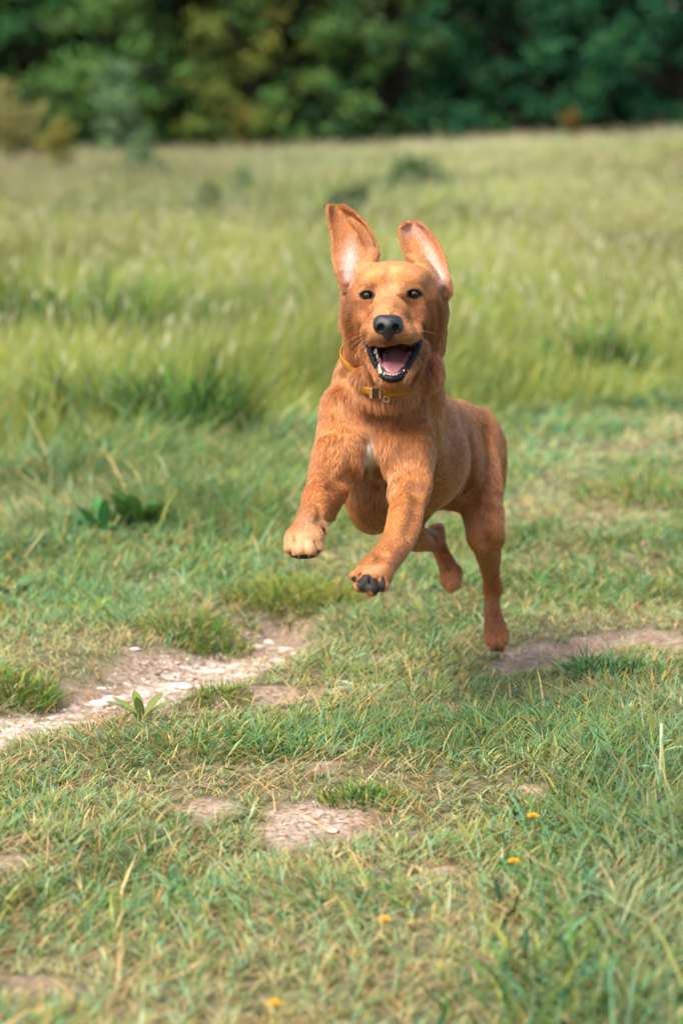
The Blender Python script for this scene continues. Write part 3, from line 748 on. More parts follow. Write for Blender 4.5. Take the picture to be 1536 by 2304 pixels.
# viewer's right hind leg
u.ell((1062, 1005, 4.68), (58, 80, .07), (-4, 0, 0), k=.03, flow=DOWN)
u.chain([(1064, 1040, 4.65, 58), (1076, 1100, 4.60, 51), (1085, 1160, 4.57, 44), (1091, 1205, 4.56, 38)], .02)
u.chain([(1091, 1205, 4.56, 36), (1098, 1248, 4.61, 28), (1103, 1288, 4.66, 20), (1108, 1322, 4.70, 18)], .014)
u.cone((1110, 1285, 4.69, 7), (1121, 1328, 4.725, 10), .007)
u.chain([(1108, 1322, 4.70, 17), (1107, 1368, 4.70, 17.5), (1112, 1405, 4.685, 22)], .012)
u.ell((1116, 1430, 4.665), (28, 28, .024), k=.018, flow=DOWN)
for x, y, z, r in ((1101, 1440, 4.650, 11), (1112, 1455, 4.640, 11), (1124, 1455, 4.640, 11), (1133, 1438, 4.650, 11)):
    u.cone((1116, 1425, 4.66, 14), (x, y, z, r), .004)
# flank fold from belly to stifle
u.ell((1018, 1105, 4.60), (34, 40, .02), (-35, 0, 0), k=.03, flow=DOWN)
# viewer's left hind leg, folded under
u.cone((965, 1080, 4.62, 56), (905, 1178, 4.50, 36), .02)
u.chain([(905, 1185, 4.50, 36), (932, 1210, 4.55, 30), (962, 1216, 4.62, 24)], .014)
u.cone((962, 1214, 4.63, 20), (987, 1192, 4.67, 13), .012)
u.chain([(978, 1208, 4.655, 20), (990, 1238, 4.64, 17), (1004, 1268, 4.615, 19), (1013, 1290, 4.595, 21)], .012)
u.ell((1016, 1302, 4.585), (18.5, 27, .022), (-12, 0, 0), k=.018, flow=DOWN)
for x, y, z, r in ((1003, 1312, 4.575, 10), (1013, 1322, 4.565, 11), (1026, 1316, 4.57, 10)):
    u.cone((1015, 1298, 4.585, 13), (x, y, z, r), .004)
# tail
u.chain([(1045, 950, 4.72, 28), (1080, 958, 4.77, 28), (1106, 988, 4.80, 27), (1117, 1035, 4.81, 22), (1120, 1080, 4.81, 16), (1124, 1114, 4.80, 6)], .012)
# head: skull, brows, cheeks
u.ell((886, 672, 4.035), (92, 78, .070), k=.02)
u.ell((884, 622, 4.008), (78, 27, .040), k=.02)
u.ell((842, 632, 3.983), (26, 20, .016), (14, 0, 0), k=.012)
u.ell((926, 629, 3.983), (26, 20, .016), (-14, 0, 0), k=.012)
u.ell((818, 705, 4.030), (42, 56, .038), (6, 0, 0), k=.02)
u.ell((950, 702, 4.030), (42, 56, .038), (-6, 0, 0), k=.02)
u.ell((818, 748, 4.060), (46, 76, .045), k=.02, flow=DOWN)
u.ell((956, 742, 4.060), (43, 74, .045), k=.02, flow=DOWN)
u.cone((985, 700, 4.060, 14), (982, 780, 4.065, 15), .012, flow=DOWN)
u.cone((787, 665, 4.050, 16), (784, 730, 4.065, 16), .012, flow=DOWN)
u.cone((992, 662, 4.050, 15), (988, 705, 4.060, 13), .012, flow=DOWN)
# muzzle
u.cone((846, 692, 3.996, 26), (836, 742, 3.972, 22), .018)
u.cone((920, 690, 3.996, 28), (931, 740, 3.975, 24), .018)
u.ell((862, 712, 3.935), (24, 26, .030), k=.018)
u.ell((888, 712, 3.935), (26, 26, .030), k=.018)
u.cone((880, 688, 3.985, 42), (873, 728, 3.905, 35), .016)
u.cone((873, 722, 3.93, 36), (873, 750, 3.897, 31), .016)
u.ell((845, 752, 3.925), (29, 25, .036), (14, 0, -8), k=.012)
u.ell((907, 751, 3.925), (32, 25, .036), (-14, 0, 8), k=.012)
u.ell((930, 748, 3.955), (22, 24, .030), (-14, 0, 0), k=.014)
u.ell((826, 750, 3.955), (18, 24, .030), (14, 0, 0), k=.014)
# lower jaw
u.chain([(828, 782, 3.985, 20), (842, 815, 3.950, 18), (862, 843, 3.920, 19)], .012)
u.chain([(946, 780, 3.985, 20), (928, 815, 3.950, 18), (904, 843, 3.920, 19)], .012)
u.ell((884, 848, 3.920), (33, 24, .018), k=.012, flow=DOWN)
u.ell((886, 815, 4.000), (66, 55, .035), k=.02, flow=DOWN)
# mouth opening
u.ell((886, 794, 3.915), (42, 19, .040), k=.004, op='s')
u.chain([(884, 800, 3.905, 30), (882, 822, 3.900, 17)], .005, op='s')
u.cone((886, 796, 3.93, 29), (886, 790, 3.990, 20), .006, op='s')
u.ell((851, 788, 3.935), (16, 8, .022), (-50, 0, 0), k=.004, op='s')
u.ell((926, 786, 3.935), (17, 8, .022), (50, 0, 0), k=.004, op='s')
u.ell((952, 838, 4.055), (44, 46, .038), k=.02, flow=DOWN)
u.ell((819, 854, 4.030), (24, 26, .020), k=.014, flow=DOWN)
u.cone((1108, 1195, 4.545, 18), (1114, 1210, 4.55, 15), .012)
u.ell((715, 1118, 3.975), (22, 24, .02), k=.02, flow=DOWN)
u.ell((916, 866, 4.028), (22, 18, .018), k=.014, flow=DOWN)
u.cone((958, 930, 4.150, 24), (966, 1010, 4.130, 26), .014, flow=DOWN)
u.cone((1078, 1010, 4.625, 34), (1090, 1100, 4.585, 30), .016, flow=DOWN)
u.cone((1112, 1150, 4.565, 16), (1116, 1215, 4.565, 12), .010)
u.cone((744, 1010, 4.030, 30), (728, 1075, 4.005, 26), .016)
u.cone((940, 1010, 4.045, 28), (944, 1085, 4.015, 24), .016)
# eye sockets, stop, cheek folds, throat and chest creases
def hit(x, y, z0=3.7, z1=5.0):
    """distance at which the line of sight through a photo point meets the body so far"""
    zz = np.arange(z0, z1, .002); q = np.stack([P(x, y, z) for z in zz]); d = u.eval(q); k = np.nonzero(d < 0)[0]
    return zz[k[0]] if len(k) else None
EYES = []
for x, y, rl in ((826, 664, 6), (931, 661, -4)):
    zs = hit(x, y); EYES.append((x, y, zs+.0004+R(15, zs), 15))
    u.chain([(x-15, y-5, zs+.004, 4.5), (x-4, y-12, zs+.001, 5), (x+6, y-12, zs+.001, 5), (x+16, y-4, zs+.004, 4.5)], .006)
    u.ell((x, y, zs-.001), (13.5, 6.9, .0065), (rl, 0, 0), k=.0025, op='s')
    u.ell((x, y+20, zs-.003), (18, 6, .005), (0, 0, 0), k=.012, op='s')
CREASES = [  # photo points, radius px, depth m, softness
 ([(878, 600), (879, 622), (879, 642)], 4, .0009, .009),
 ([(850, 672), (838, 692), (822, 712)], 4, .0048, .010), ([(909, 671), (922, 688), (940, 706)], 4, .0052, .010),
 ([(856, 692), (840, 712), (831, 730), (823, 748)], 4, .0030, .008), ([(898, 690), (916, 706), (927, 722), (941, 744)], 4, .0034, .008), ([(862, 705), (850, 716), (845, 730)], 2.5, .0016, .006), ([(888, 704), (899, 714), (906, 728)], 2.5, .0018, .006),
 ([(937, 697), (945, 707)], 6, .0050, .012), ([(812, 702), (818, 712)], 6, .0042, .012),
 ([(952, 736), (960, 756)], 5, .0040, .010), ([(985, 685), (990, 735), (983, 790)], 3.5, .0040, .009), ([(968, 690), (974, 740), (967, 800), (945, 845)], 3, .0042, .009),
 ([(795, 690), (789, 735), (795, 790)], 3.5, .0036, .009), ([(810, 735), (804, 785), (815, 825)], 3, .0034, .009),
 ([(820, 752), (813, 785), (828, 830), (842, 858)], 3, .0030, .008), ([(951, 755), (955, 788), (940, 830), (922, 858)], 3, .0034, .008),
 ([(757, 905), (800, 936), (840, 950), (885, 945), (930, 925), (968, 890)], 7, .007, .022), ([(770, 845), (800, 880), (835, 895)], 4, .004, .014), ([(915, 895), (950, 870), (978, 835)], 4, .005, .014),
 ([(832, 990), (831, 1020), (834, 1050), (842, 1078)], 5, .0055, .018),
 ([(990, 935), (988, 1000), (977, 1070), (964, 1130)], 9, .0030, .028),
 ([(1078, 975), (1050, 1020), (1037, 1080), (1022, 1130)], 6, .007, .020), ([(1086, 975), (1104, 1015), (1120, 1085)], 4, .009, .012),
 ([(1058, 1000), (1062, 1060), (1058, 1120)], 5, .004, .02), ([(1104, 1150), (1098, 1195), (1106, 1245)], 4, .004, .012), ([(1092, 1225), (1112, 1232), (1126, 1226)], 3, .003, .010),
 ([(1113, 1290), (1118, 1345), (1116, 1385)], 3, .004, .008), ([(1008, 1225), (1000, 1250), (1010, 1275)], 2.5, .003, .007), ([(958, 1196), (975, 1205), (985, 1222)], 3, .004, .008),
 ([(790, 1072), (765, 1080), (742, 1098)], 4, .006, .014), ([(748, 1000), (742, 1050)], 5, .004, .018), ([(716, 1128), (722, 1160), (712, 1180)], 3, .003, .009),
 ([(882, 1098), (884, 1130)], 4, .004, .014), ([(945, 1105), (935, 1160), (920, 1200)], 4, .003, .014), ([(905, 975), (925, 1040), (938, 1090)], 5, .005, .02), ([(865, 1240), (850, 1262)], 3, .002, .01),
 ([(811, 1290), (809, 1312)], 1.8, .003, .004), ([(832, 1300), (832, 1338)], 1.8, .003, .004), ([(851, 1300), (851, 1334)], 1.8, .003, .004),
 ([(664, 1205), (664, 1246)], 2.2, .0056, .004), ([(684, 1206), (684, 1252)], 2.4, .0062, .004), ([(704, 1206), (705, 1248)], 2.2, .0056, .004),
 ([(1009, 1308), (1007, 1334)], 2, .004, .004), ([(1021, 1306), (1020, 1332)], 2, .004, .004),
 ([(1106, 1425), (1105, 1450)], 1.6, .0025, .004), ([(1118, 1425), (1118, 1458)], 1.6, .0025, .004), ([(1130, 1422), (1131, 1448)], 1.6, .0025, .004),
]
CR = []
for pts, r, dep, k in CREASES:
    n_ = []
    for x, y in pts:
        z = hit(x, y)
        if z is None: continue
        toe = k <= .0045; rr_ = r if toe else r*1.7+1; n_.append((x, y, z-R(rr_, z)+dep*(1.0 if toe else .62), rr_))
    zs = [q[2] for q in n_]
    k = k if k <= .0045 else k*1.25
    if len(n_) > 1 and max(abs(a-b) for a, b in zip(zs[:-1], zs[1:])) < .12: CR.append((n_, k))
    else: print("crease skipped", pts, zs)
for n_, k in CR: u.chain(n_, k, op='s')

# ears, thin and cupped
def ear(rows, side):
    rows = np.array(rows, float); ys = np.linspace(rows[0, 0], rows[-1, 0], 90)
    L = np.interp(ys, rows[:, 0], rows[:, 1]); Rr = np.interp(ys, rows[:, 0], rows[:, 2]); Z = np.interp(ys, rows[:, 0], rows[:, 3])
    L = np.convolve(np.pad(L, 3, 'edge'), np.ones(7)/7, 'valid'); Rr = np.convolve(np.pad(Rr, 3, 'edge'), np.ones(7)/7, 'valid')
    pts, rad = [], []
    L = L-3; Rr = Rr+3
    for i, y in enumerate(ys):
        n = max(6, int((Rr[i]-L[i])/1.6)); t = (ys[i]-ys[0])/(ys[-1]-ys[0])
        for q in np.linspace(0, 1, n):
            rr = 2.9+1.6*t**2
            x = L[i]+rr+(Rr[i]-L[i]-2*rr)*q
            cup = .020*(1-(2*q-1)**2)*math.sin(math.pi*min(1, .25+t*.8))
            roll = -.012*max(0, ((q if side > 0 else 1-q)-.72)/.28)**2*t
            z = Z[i]+cup+roll; pts.append(P(x, y, z)); rad.append(R(rr, z))
    return np.array(pts), np.array(rad)
EL = [(466, 739, 772, 4.075), (476, 736, 794, 4.072), (500, 741, 820, 4.066), (522, 745, 834, 4.060), (545, 748, 843, 4.054), (565, 749, 850, 4.046), (580, 749, 846, 4.040), (592, 751, 838, 4.034), (612, 756, 828, 4.030), (632, 763, 820, 4.032), (652, 774, 812, 4.036)]
ER = [(503, 912, 944, 4.075), (512, 898, 957, 4.073), (530, 899, 972, 4.067), (550, 904, 985, 4.060), (570, 912, 995, 4.052), (590, 924, 1002, 4.045), (610, 942, 1007, 4.038), (630, 958, 1011, 4.034), (650, 968, 1013, 4.036), (665, 976, 1011, 4.040)]
for rows, side in ((EL, 1), (ER, -1)):
    p_, r_ = ear(rows, side); u.cloud(p_, r_, .005, flow=(0, 0, 1.0))
u.chain([(790, 497, 4.052, 7), (818, 525, 4.045, 9), (833, 555, 4.034, 9), (838, 578, 4.028, 8)], .008, flow=(0, 0, 1.0))
u.chain([(843, 572, 4.030, 8), (828, 592, 4.020, 12), (812, 615, 4.020, 14)], .008, flow=(0, 0, 1.0))
u.chain([(921, 578, 4.040, 7), (945, 585, 4.020, 11), (968, 615, 4.020, 13), (985, 640, 4.025, 12)], .008, flow=(0, 0, 1.0))

# coat colours (own markings, plus painted shade and highlights): (place, (rx px, ry px, rz m), colour, strength)
GOLD, RED, DEEP, CREAM, WHITE, PINK, BLACK = [np.array(c) for c in ((.63, .295, .108), (.455, .168, .056), (.17, .050, .017), (.72, .45, .25), (.82, .74, .62), (.80, .52, .46), (.010, .010, .011))]
PATCH = [
 ((885, 615, 3.97), (85, 46, .06), GOLD*1.22, .95), ((878, 665, 3.95), (20, 44, .04), CREAM*.95, .38), ((876, 700, 3.92), (45, 25, .04), GOLD*1.05, .6),
 ((820, 690, 3.97), (30, 30, .04), RED, .6), ((945, 695, 3.97), (30, 40, .05), RED*.9, .6), ((873, 766, 3.89), (34, 10, .06), DEEP*.35, .9), ((664, 1234, 3.83), (3, 15, .05), DEEP, .65), ((684, 1236, 3.83), (3, 17, .05), DEEP, .65), ((704, 1234, 3.83), (3, 15, .05), DEEP, .65), ((811, 1282, 3.80), (3, 12, .04), DEEP, .4),
 ((845, 650, 3.96), (22, 9, .03), DEEP, .45), ((915, 648, 3.96), (20, 9, .03), DEEP, .45), ((962, 750, 4.0), (30, 60, .06), DEEP*1.2, .5), ((790, 705, 4.03), (17, 62, .05), DEEP, .8), ((986, 705, 4.04), (20, 62, .06), DEEP, .85), ((800, 800, 4.04), (26, 34, .06), DEEP*1.3, .6), ((960, 815, 4.04), (36, 40, .06), DEEP*1.3, .65), ((828, 716, 3.97), (14, 16, .04), DEEP*1.3, .5), ((936, 706, 3.98), (14, 16, .04), DEEP*1.1, .6), ((965, 770, 4.0), (20, 40, .06), DEEP*1.1, .65), ((815, 800, 3.98), (12, 34, .05), DEEP*1.2, .5), ((945, 820, 3.97), (14, 34, .05), DEEP*1.2, .55), ((884, 870, 3.95), (40, 14, .05), DEEP*1.4, .5), ((846, 757, 3.91), (26, 16, .03), CREAM*.9, .35), ((908, 757, 3.91), (26, 16, .03), CREAM*.9, .35),  # red-brown cheeks; dark ones also paint the shade of brow and cheek folds
 ((800, 780, 4.02), (30, 50, .05), RED, .4), ((868, 925, 4.03), (95, 30, .08), DEEP*1.5, .65), ((760, 940, 4.08), (26, 50, .05), GOLD*1.1, .6), ((942, 1000, 4.08), (22, 60, .05), GOLD*1.05, .5), ((868, 905, 4.0), (26, 16, .03), CREAM, .3),  # dark band paints the shade below the ruff, golds lift the shoulders
 ((829, 1012, 4.04), (12, 30, .12), WHITE, 1.25), ((850, 1016, 4.04), (18, 13, .10), CREAM, .6), ((834, 1052, 4.04), (7, 34, .12), WHITE, 1.0), ((820, 985, 4.0), (12, 16, .05), CREAM, .5), ((880, 1080, 4.0), (9, 30, .05), CREAM, .7),
 ((756, 985, 4.04), (30, 60, .08), GOLD*1.08, .6), ((925, 1060, 4.04), (26, 60, .08), GOLD*1.05, .55), ((692, 1185, 3.87), (34, 44, .09), CREAM*.95, .8), ((708, 1130, 3.92), (24, 30, .05), GOLD*1.1, .8), ((683, 1228, 3.82), (44, 18, .06), CREAM*1.05, .6),
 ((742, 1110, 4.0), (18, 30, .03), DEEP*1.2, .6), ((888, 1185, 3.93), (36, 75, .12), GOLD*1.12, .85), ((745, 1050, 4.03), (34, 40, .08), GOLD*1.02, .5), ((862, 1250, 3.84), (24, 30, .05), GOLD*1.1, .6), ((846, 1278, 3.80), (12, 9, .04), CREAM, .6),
 ((840, 1150, 4.15), (60, 60, .10), DEEP*1.35, .5), ((790, 1075, 4.12), (50, 30, .08), DEEP, .55), ((1000, 1120, 4.45), (26, 16, .12), CREAM, .35), ((1005, 1125, 4.55), (30, 22, .06), CREAM*.9, .5),  # dark ones paint the shade under the chest, between the forelegs
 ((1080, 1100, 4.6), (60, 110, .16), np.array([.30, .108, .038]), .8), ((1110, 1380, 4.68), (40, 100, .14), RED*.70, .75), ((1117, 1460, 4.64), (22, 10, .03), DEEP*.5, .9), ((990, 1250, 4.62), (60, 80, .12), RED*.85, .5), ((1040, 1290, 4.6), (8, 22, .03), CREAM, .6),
 ((1010, 1020, 4.4), (75, 90, .22), np.array([.29, .110, .040]), .85), ((1045, 940, 4.65), (60, 20, .15), RED, .6), ((1120, 1050, 4.83), (20, 80, .05), GOLD*.9, .5),  # brown flank, its shaded side painted darker in the coat
]
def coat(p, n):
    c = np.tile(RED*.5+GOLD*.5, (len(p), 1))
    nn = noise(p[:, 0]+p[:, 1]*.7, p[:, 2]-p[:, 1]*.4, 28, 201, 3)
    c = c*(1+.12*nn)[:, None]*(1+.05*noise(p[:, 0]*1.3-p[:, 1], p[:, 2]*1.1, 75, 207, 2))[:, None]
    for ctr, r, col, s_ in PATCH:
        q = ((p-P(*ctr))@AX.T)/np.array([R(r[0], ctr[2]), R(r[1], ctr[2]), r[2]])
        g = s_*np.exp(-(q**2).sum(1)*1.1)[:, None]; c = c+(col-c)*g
    # ear insides: pink-white skin where the ear faces forward
    px, py, z = proj(p); fr = sstep(.05, .5, -(n@FWD))
    def blob(cx, cy, rx, ry, rot=0):
        a = math.radians(rot); dx, dy = px-cx, py-cy
        return np.exp(-(((dx*math.cos(a)+dy*math.sin(a))/rx)**2+((-dx*math.sin(a)+dy*math.cos(a))/ry)**2))
    far = sstep(3.99, 4.01, z)
    g = np.clip(blob(785, 590, 15, 42, 8)*.85 + blob(783, 628, 12, 16)*.5, 0, 1)*fr*far; c = c+(np.array([.74, .56, .52])-c)*g[:, None]
    g = np.clip(blob(972, 580, 13, 55, -24)*.7+blob(994, 630, 12, 24, -5)*.8, 0, 1)*fr*far; c = c+(np.array([.76, .54, .46])-c)*g[:, None]
    g = np.clip(blob(748, 487, 9, 22), 0, 1)*.75*far; c = c+(DEEP-c)*g[:, None]
    g = np.clip(blob(822, 535, 11, 42, -28), 0, 1)*.6*far; c = c+(DEEP*1.5-c)*g[:, None]
    g = np.clip(blob(930, 520, 30, 16), 0, 1)*.6*far*fr; c = c+(PINK*.9-c)*g[:, None]
    bald = np.zeros(len(p))
    # black eyelid rims, mouth inside, pads
    for x, y, rl in ((826, 664, 0), (931, 661, 0)):
        g = sstep(1.5, 1.0, np.sqrt(((px-x)/15.5)**2+((py-y)/9.2)**2))*(z < 4.02); c = c+(BLACK*1.5-c)*g[:, None]; bald = np.maximum(bald, g)
    mo = ((np.abs(px-885) < 62) & (py > 766) & (py < 846) & (z < 4.03))
    inside = mo & (np.abs(px-885) < np.interp(py, [774, 785, 800, 820, 838, 850], [56, 52, 47, 38, 27, 12])) & (py > 778) & (z > 3.885+(np.abs(py-800)*.0002))
    c[inside] = np.array([.05, .022, .022]); bald[inside] = 1
    for ctr, r in (((796, 1303, 3.786), (7, 9, .014)), ((822, 1312, 3.780), (22, 23, .020)), ((845, 1319, 3.780), (13, 21, .018)), ((861, 1313, 3.788), (7, 20, .016)), ((683, 1256, 3.82), (38, 9, .03)), ((1117, 1468, 4.63), (12, 5, .02)), ((729, 1192, 3.89), (5, 7, .006))):
        q = ((p-P(*ctr))@AX.T)/np.array([R(r[0], ctr[2]), R(r[1], ctr[2]), r[2]]); g = sstep(1.15, .85, np.sqrt((q**2).sum(1)))
        c = c+(np.array([.028, .020, .017])-c)*g[:, None]; bald = np.maximum(bald, g)
    # no long hair under the nose leather
    q = ((p-P(873, 733, 3.87))@AX.T)/np.array([R(33, 3.87), R(28, 3.87), .026]); bald = np.maximum(bald, sstep(1.1, .9, np.sqrt((q**2).sum(1))))
    return c, bald

DOGC = P(1116, 1470, 4.64); dog_base = np.array([P(900, 1300, 4.25)[0], P(900, 1300, 4.25)[1], 0.0])
dog = tag(link("dog", None), "golden red dog leaping towards the camera with its ears flung up and mouth open", "dog")
dog.location = dog_base
def put(name, V, Fc, mat, col=None, smooth=True, parent=None):
    return mesh_np(name, V-dog_base, Fc, mat, col, smooth, parent or dog)
m, t, bs = mat_new("dog_skin_and_undercoat")
a_ = t.nodes.new("ShaderNodeAttribute"); a_.attribute_name = "col"; t.links.new(a_.outputs["Color"], bs.inputs["Base Color"]); bs.inputs["Roughness"].default_value = .6; bs.inputs["Specular IOR Level"].default_value = .2
M_SKIN = m
V, Q = B.mesh(.0024)
_, gr = B.grad(V); Nn = gr/(np.linalg.norm(gr, axis=1)[:, None]+1e-9)
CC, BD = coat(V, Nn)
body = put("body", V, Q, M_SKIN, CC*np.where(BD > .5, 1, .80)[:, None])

# where the collar band runs round the neck
cc0 = P(876, 805, 4.095); axis = (P(872, 900, 4.085)-P(884, 760, 4.075)); axis /= np.linalg.norm(axis)
tilt = np.array([.10, .42, 0]); axis = axis+tilt; axis /= np.linalg.norm(axis)
e1 = np.cross(axis, FWD); e1 /= np.linalg.norm(e1); e2 = np.cross(axis, e1)
if e2@FWD > 0: e2 = -e2; e1 = -e1
nA = 96; ang = np.linspace(0, 2*math.pi, nA, endpoint=False); rad_ = []
NB = Sdf(); NB.ops = [o for o in B.ops if o['op'] == 'u' and o['lo'][2] > -1][0:0]
nk = Sdf()
nk.cone((885, 720, 4.09, 92), (872, 880, 4.13, 112), .03); nk.cone((872, 880, 4.13, 112), (868, 960, 4.18, 112), .03); nk.ell((868, 880, 4.03), (72, 44, .026), k=.025)
nk.ell((886, 815, 4.000), (66, 55, .035), k=.02)
for a in ang:
    d_ = e1*math.cos(a)+e2*math.sin(a); rr = np.linspace(.16, .03, 130); q_ = cc0+d_*rr[:, None]; s_ = nk.eval(q_); i = np.argmax(s_ < .003); rad_.append(rr[i])
rad_ = np.array(rad_)
for _ in range(4): rad_ = (np.roll(rad_, 1)+rad_*2+np.roll(rad_, -1))/4
ring = cc0+(e1[None]*np.cos(ang)[:, None]+e2[None]*np.sin(ang)[:, None])*rad_[:, None]
out_ = (e1[None]*np.cos(ang)[:, None]+e2[None]*np.sin(ang)[:, None])

# coat: short hair lying along the body, longer on neck, chest and behind the legs
def fur(n, name="fur"):
    tri = np.concatenate([Q[:, [0, 1, 2]], Q[:, [0, 2, 3]]]); a, b, c = V[tri[:, 0]], V[tri[:, 1]], V[tri[:, 2]]
    ar = np.linalg.norm(np.cross(b-a, c-a), axis=1); cen = (a+b+c)/3; _, py, z = proj(cen)
    wgt = ar*np.where((py < 880) & (z < 4.12), 2.0, 1.0)*np.where(z > 4.4, .8, 1)
    k = rng.choice(len(tri), n, p=wgt/wgt.sum()); r1, r2 = rng.random(n), rng.random(n); s1 = np.sqrt(r1)
    p = a[k]*(1-s1)[:, None]+b[k]*(s1*(1-r2))[:, None]+c[k]*(s1*r2)[:, None]
    d, g = B.grad(p); N_ = g/(np.linalg.norm(g, axis=1)[:, None]+1e-9)
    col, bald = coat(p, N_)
    keep = rng.random(n) > bald*1.6
    dr = np.full(len(p), 9.0); nb = np.nonzero((p[:, 1] < 4.3) & (p[:, 2] > .4))[0]
    for r_ in ring: dr[nb] = np.minimum(dr[nb], ((p[nb]-r_)**2).sum(1))
    keep &= dr > .0075**2
    p, N_, col = p[keep], N_[keep], col[keep]
    _, fl = B.eval(p, flows=True)
    px, py, z = proj(p)
    face = sstep(800, 760, py)*sstep(4.05, 4.0, z)
    fl = fl*(1-face)[:, None]+head_flow(p)*face[:, None]
    w1 = np.stack([noise(p[:, 0]+p[:, 1], p[:, 2], 45, s, 2) for s in (301, 302, 303)], 1)
    w2 = np.stack([noise(p[:, 0]-p[:, 1]*.6, p[:, 2]+p[:, 1]*.3, 160, s, 2) for s in (311, 312, 313)], 1)
    fl = fl+w1*.20+w2*.10*(1-.0)+rng.normal(0, .10, (len(p), 3))
    T = fl-(fl*N_).sum(1)[:, None]*N_; T /= np.linalg.norm(T, axis=1)[:, None]+1e-9
    neck = np.exp(-(((px-870)/150)**2+((py-885)/75)**2))*(z > 3.97)
    chest = np.exp(-(((px-832)/34)**2+((py-1030)/60)**2))
    tailb = sstep(1085, 1100, px)*(z > 4.76)*.3
    legs = np.maximum(sstep(1040, 1190, py)*(z < 4.09), np.maximum(sstep(1150, 1250, py), sstep(1120, 1220, py)*(px > 1040)))
    ears = (py < 640)*(z > 4.0)
    short = np.maximum(np.maximum(face, legs), ears)
    L = .0085+.009*neck+.005*chest
    L = L*(1-short)+(.0042+.0012*(1-face)*(1-ears))*short
    paw = np.maximum((py > 1192)*(z < 3.885)*(px < 760), (py > 1268)*(px > 770)*(px < 890)); L = np.where(paw, .0024, L)
    L = L*rng.uniform(.6, 1.3, len(p))
    lift = rng.uniform(.12, .28, len(p))+.05*neck
    cell = np.floor((p+np.array([3, 3, 3]))/np.where(short[:, None] > .5, .0026, .0046)).astype(np.int64)
    _, inv = np.unique(cell[:, 0]*4000003+cell[:, 1]*2003+cell[:, 2], return_inverse=True); inv = inv.ravel(); nc_ = inv.max()+1
    cn = np.bincount(inv, minlength=nc_); cen_ = np.stack([np.bincount(inv, p[:, i], nc_)/cn for i in range(3)], 1)[inv]
    cl_sh = rng.normal(0, .13, nc_)[inv]; cl_lift = rng.uniform(-.06, .08, nc_)[inv]; cl_t = rng.normal(0, .10, (nc_, 3))[inv]*(1-.8*short)[:, None]
    T = T+cl_t; T = T-(T*N_).sum(1)[:, None]*N_; T /= np.linalg.norm(T, axis=1)[:, None]+1e-9
    lift = np.clip(lift+cl_lift*(1-short*.85), .10, .6)
    hair = np.zeros((len(p), 4, 3))
    for i, t_ in enumerate((0, .33, .67, 1.0)):
        hair[:, i] = p-N_*.00015+T*(L*t_)[:, None]+N_*(L*lift*(1.35*t_-.55*t_*t_))[:, None]+(cen_-p)*((.55-.55*short)*t_**1.5)[:, None]
    n = len(p); hc = bpy.data.hair_curves.new(name); hc.add_curves([4]*n)
    hc.attributes['position'].data.foreach_set('vector', (hair-dog_base).astype(np.float32).ravel())
    ra = hc.attributes.get('radius') or hc.attributes.new('radius', 'FLOAT', 'POINT')
    ra.data.foreach_set('value', np.tile(np.array([.00022, .00021, .00016, .00004], np.float32), n))
    shade = rng.normal(1.0, .20, n)*(1+.14*w2[:, 0]*(1-.5*short)+cl_sh*(1-.75*short))
    tint = rng.random(n)[:, None]; cc = col*np.clip(shade, .45, 1.6)[:, None]; cc = cc*(1-tint*.12)+np.minimum(cc*np.array([1.25, 1.35, 1.6]), 1)*tint*.12
    ca = hc.attributes.new('col', 'FLOAT_COLOR', 'CURVE'); c4 = np.ones((n, 4), np.float32); c4[:, :3] = np.clip(cc, 0, .95); ca.data.foreach_set('color', c4.ravel())
    mm, tt, bb = mat_new("dog_hair"); at_ = tt.nodes.new("ShaderNodeAttribute"); at_.attribute_name = "col"
    hb = tt.nodes.new("ShaderNodeBsdfHairPrincipled"); hb.parametrization = 'COLOR'
    gm = tt.nodes.new("ShaderNodeGamma"); gm.inputs[1].default_value = 1.35; tt.links.new(at_.outputs["Color"], gm.inputs[0])
    sc_ = tt.nodes.new("ShaderNodeMix"); sc_.data_type = 'RGBA'; sc_.blend_type = 'MULTIPLY'; sc_.inputs[0].default_value = 1; sc_.inputs[7].default_value = (.62, .62, .62, 1)
    tt.links.new(gm.outputs[0], sc_.inputs[6]); tt.links.new(sc_.outputs[2], hb.inputs["Color"]); hb.inputs["Roughness"].default_value = .38; hb.inputs["Radial Roughness"].default_value = .55
    hb.inputs["Random Roughness"].default_value = .2
    tt.links.new(at_.outputs["Color"], bb.inputs["Base Color"]); bb.inputs["Roughness"].default_value = .45; bb.inputs["Specular IOR Level"].default_value = .35
    mh = tt.nodes.new("ShaderNodeMixShader"); mh.inputs[0].default_value = .42; tt.links.new(bb.outputs[0], mh.inputs[1]); tt.links.new(hb.outputs[0], mh.inputs[2])
    tt.links.new(mh.outputs[0], tt.nodes["Material Output"].inputs["Surface"])
    hc.materials.append(mm)
    return link(name, hc, dog)
fur(640000)

# nose leather
M_NOSE = simple_mat("nose_leather", (.016, .017, .019), .36, .6, (.7, 900))
def part(sd, name, mat, res, parent=None):
    v, q = sd.mesh(res); return put(name, v, q, mat, parent=parent)
n_ = Sdf()
n_.ell((872, 726, 3.884), (30, 16, .018), k=.006); n_.ell((857, 722, 3.882), (14, 11, .013), k=.008); n_.ell((888, 722, 3.882), (14, 11, .013), k=.008)
n_.ell((873, 735, 3.878), (20, 19, .016), k=.008)
n_.ell((852, 737, 3.880), (11, 12, .012), k=.008); n_.ell((894, 737, 3.880), (11, 12, .012), k=.008)
n_.ell((873, 754, 3.882), (11, 12, .010), k=.006)
for s_ in (-1, 1):
    n_.ell((873+s_*17, 738, 3.866), (7.5, 8.5, .010), (s_*20, 0, 0), k=.003, op='s')
    n_.cone((873+s_*19, 744, 3.868, 2.6), (873+s_*27, 752, 3.874, 2.0), .003, op='s')
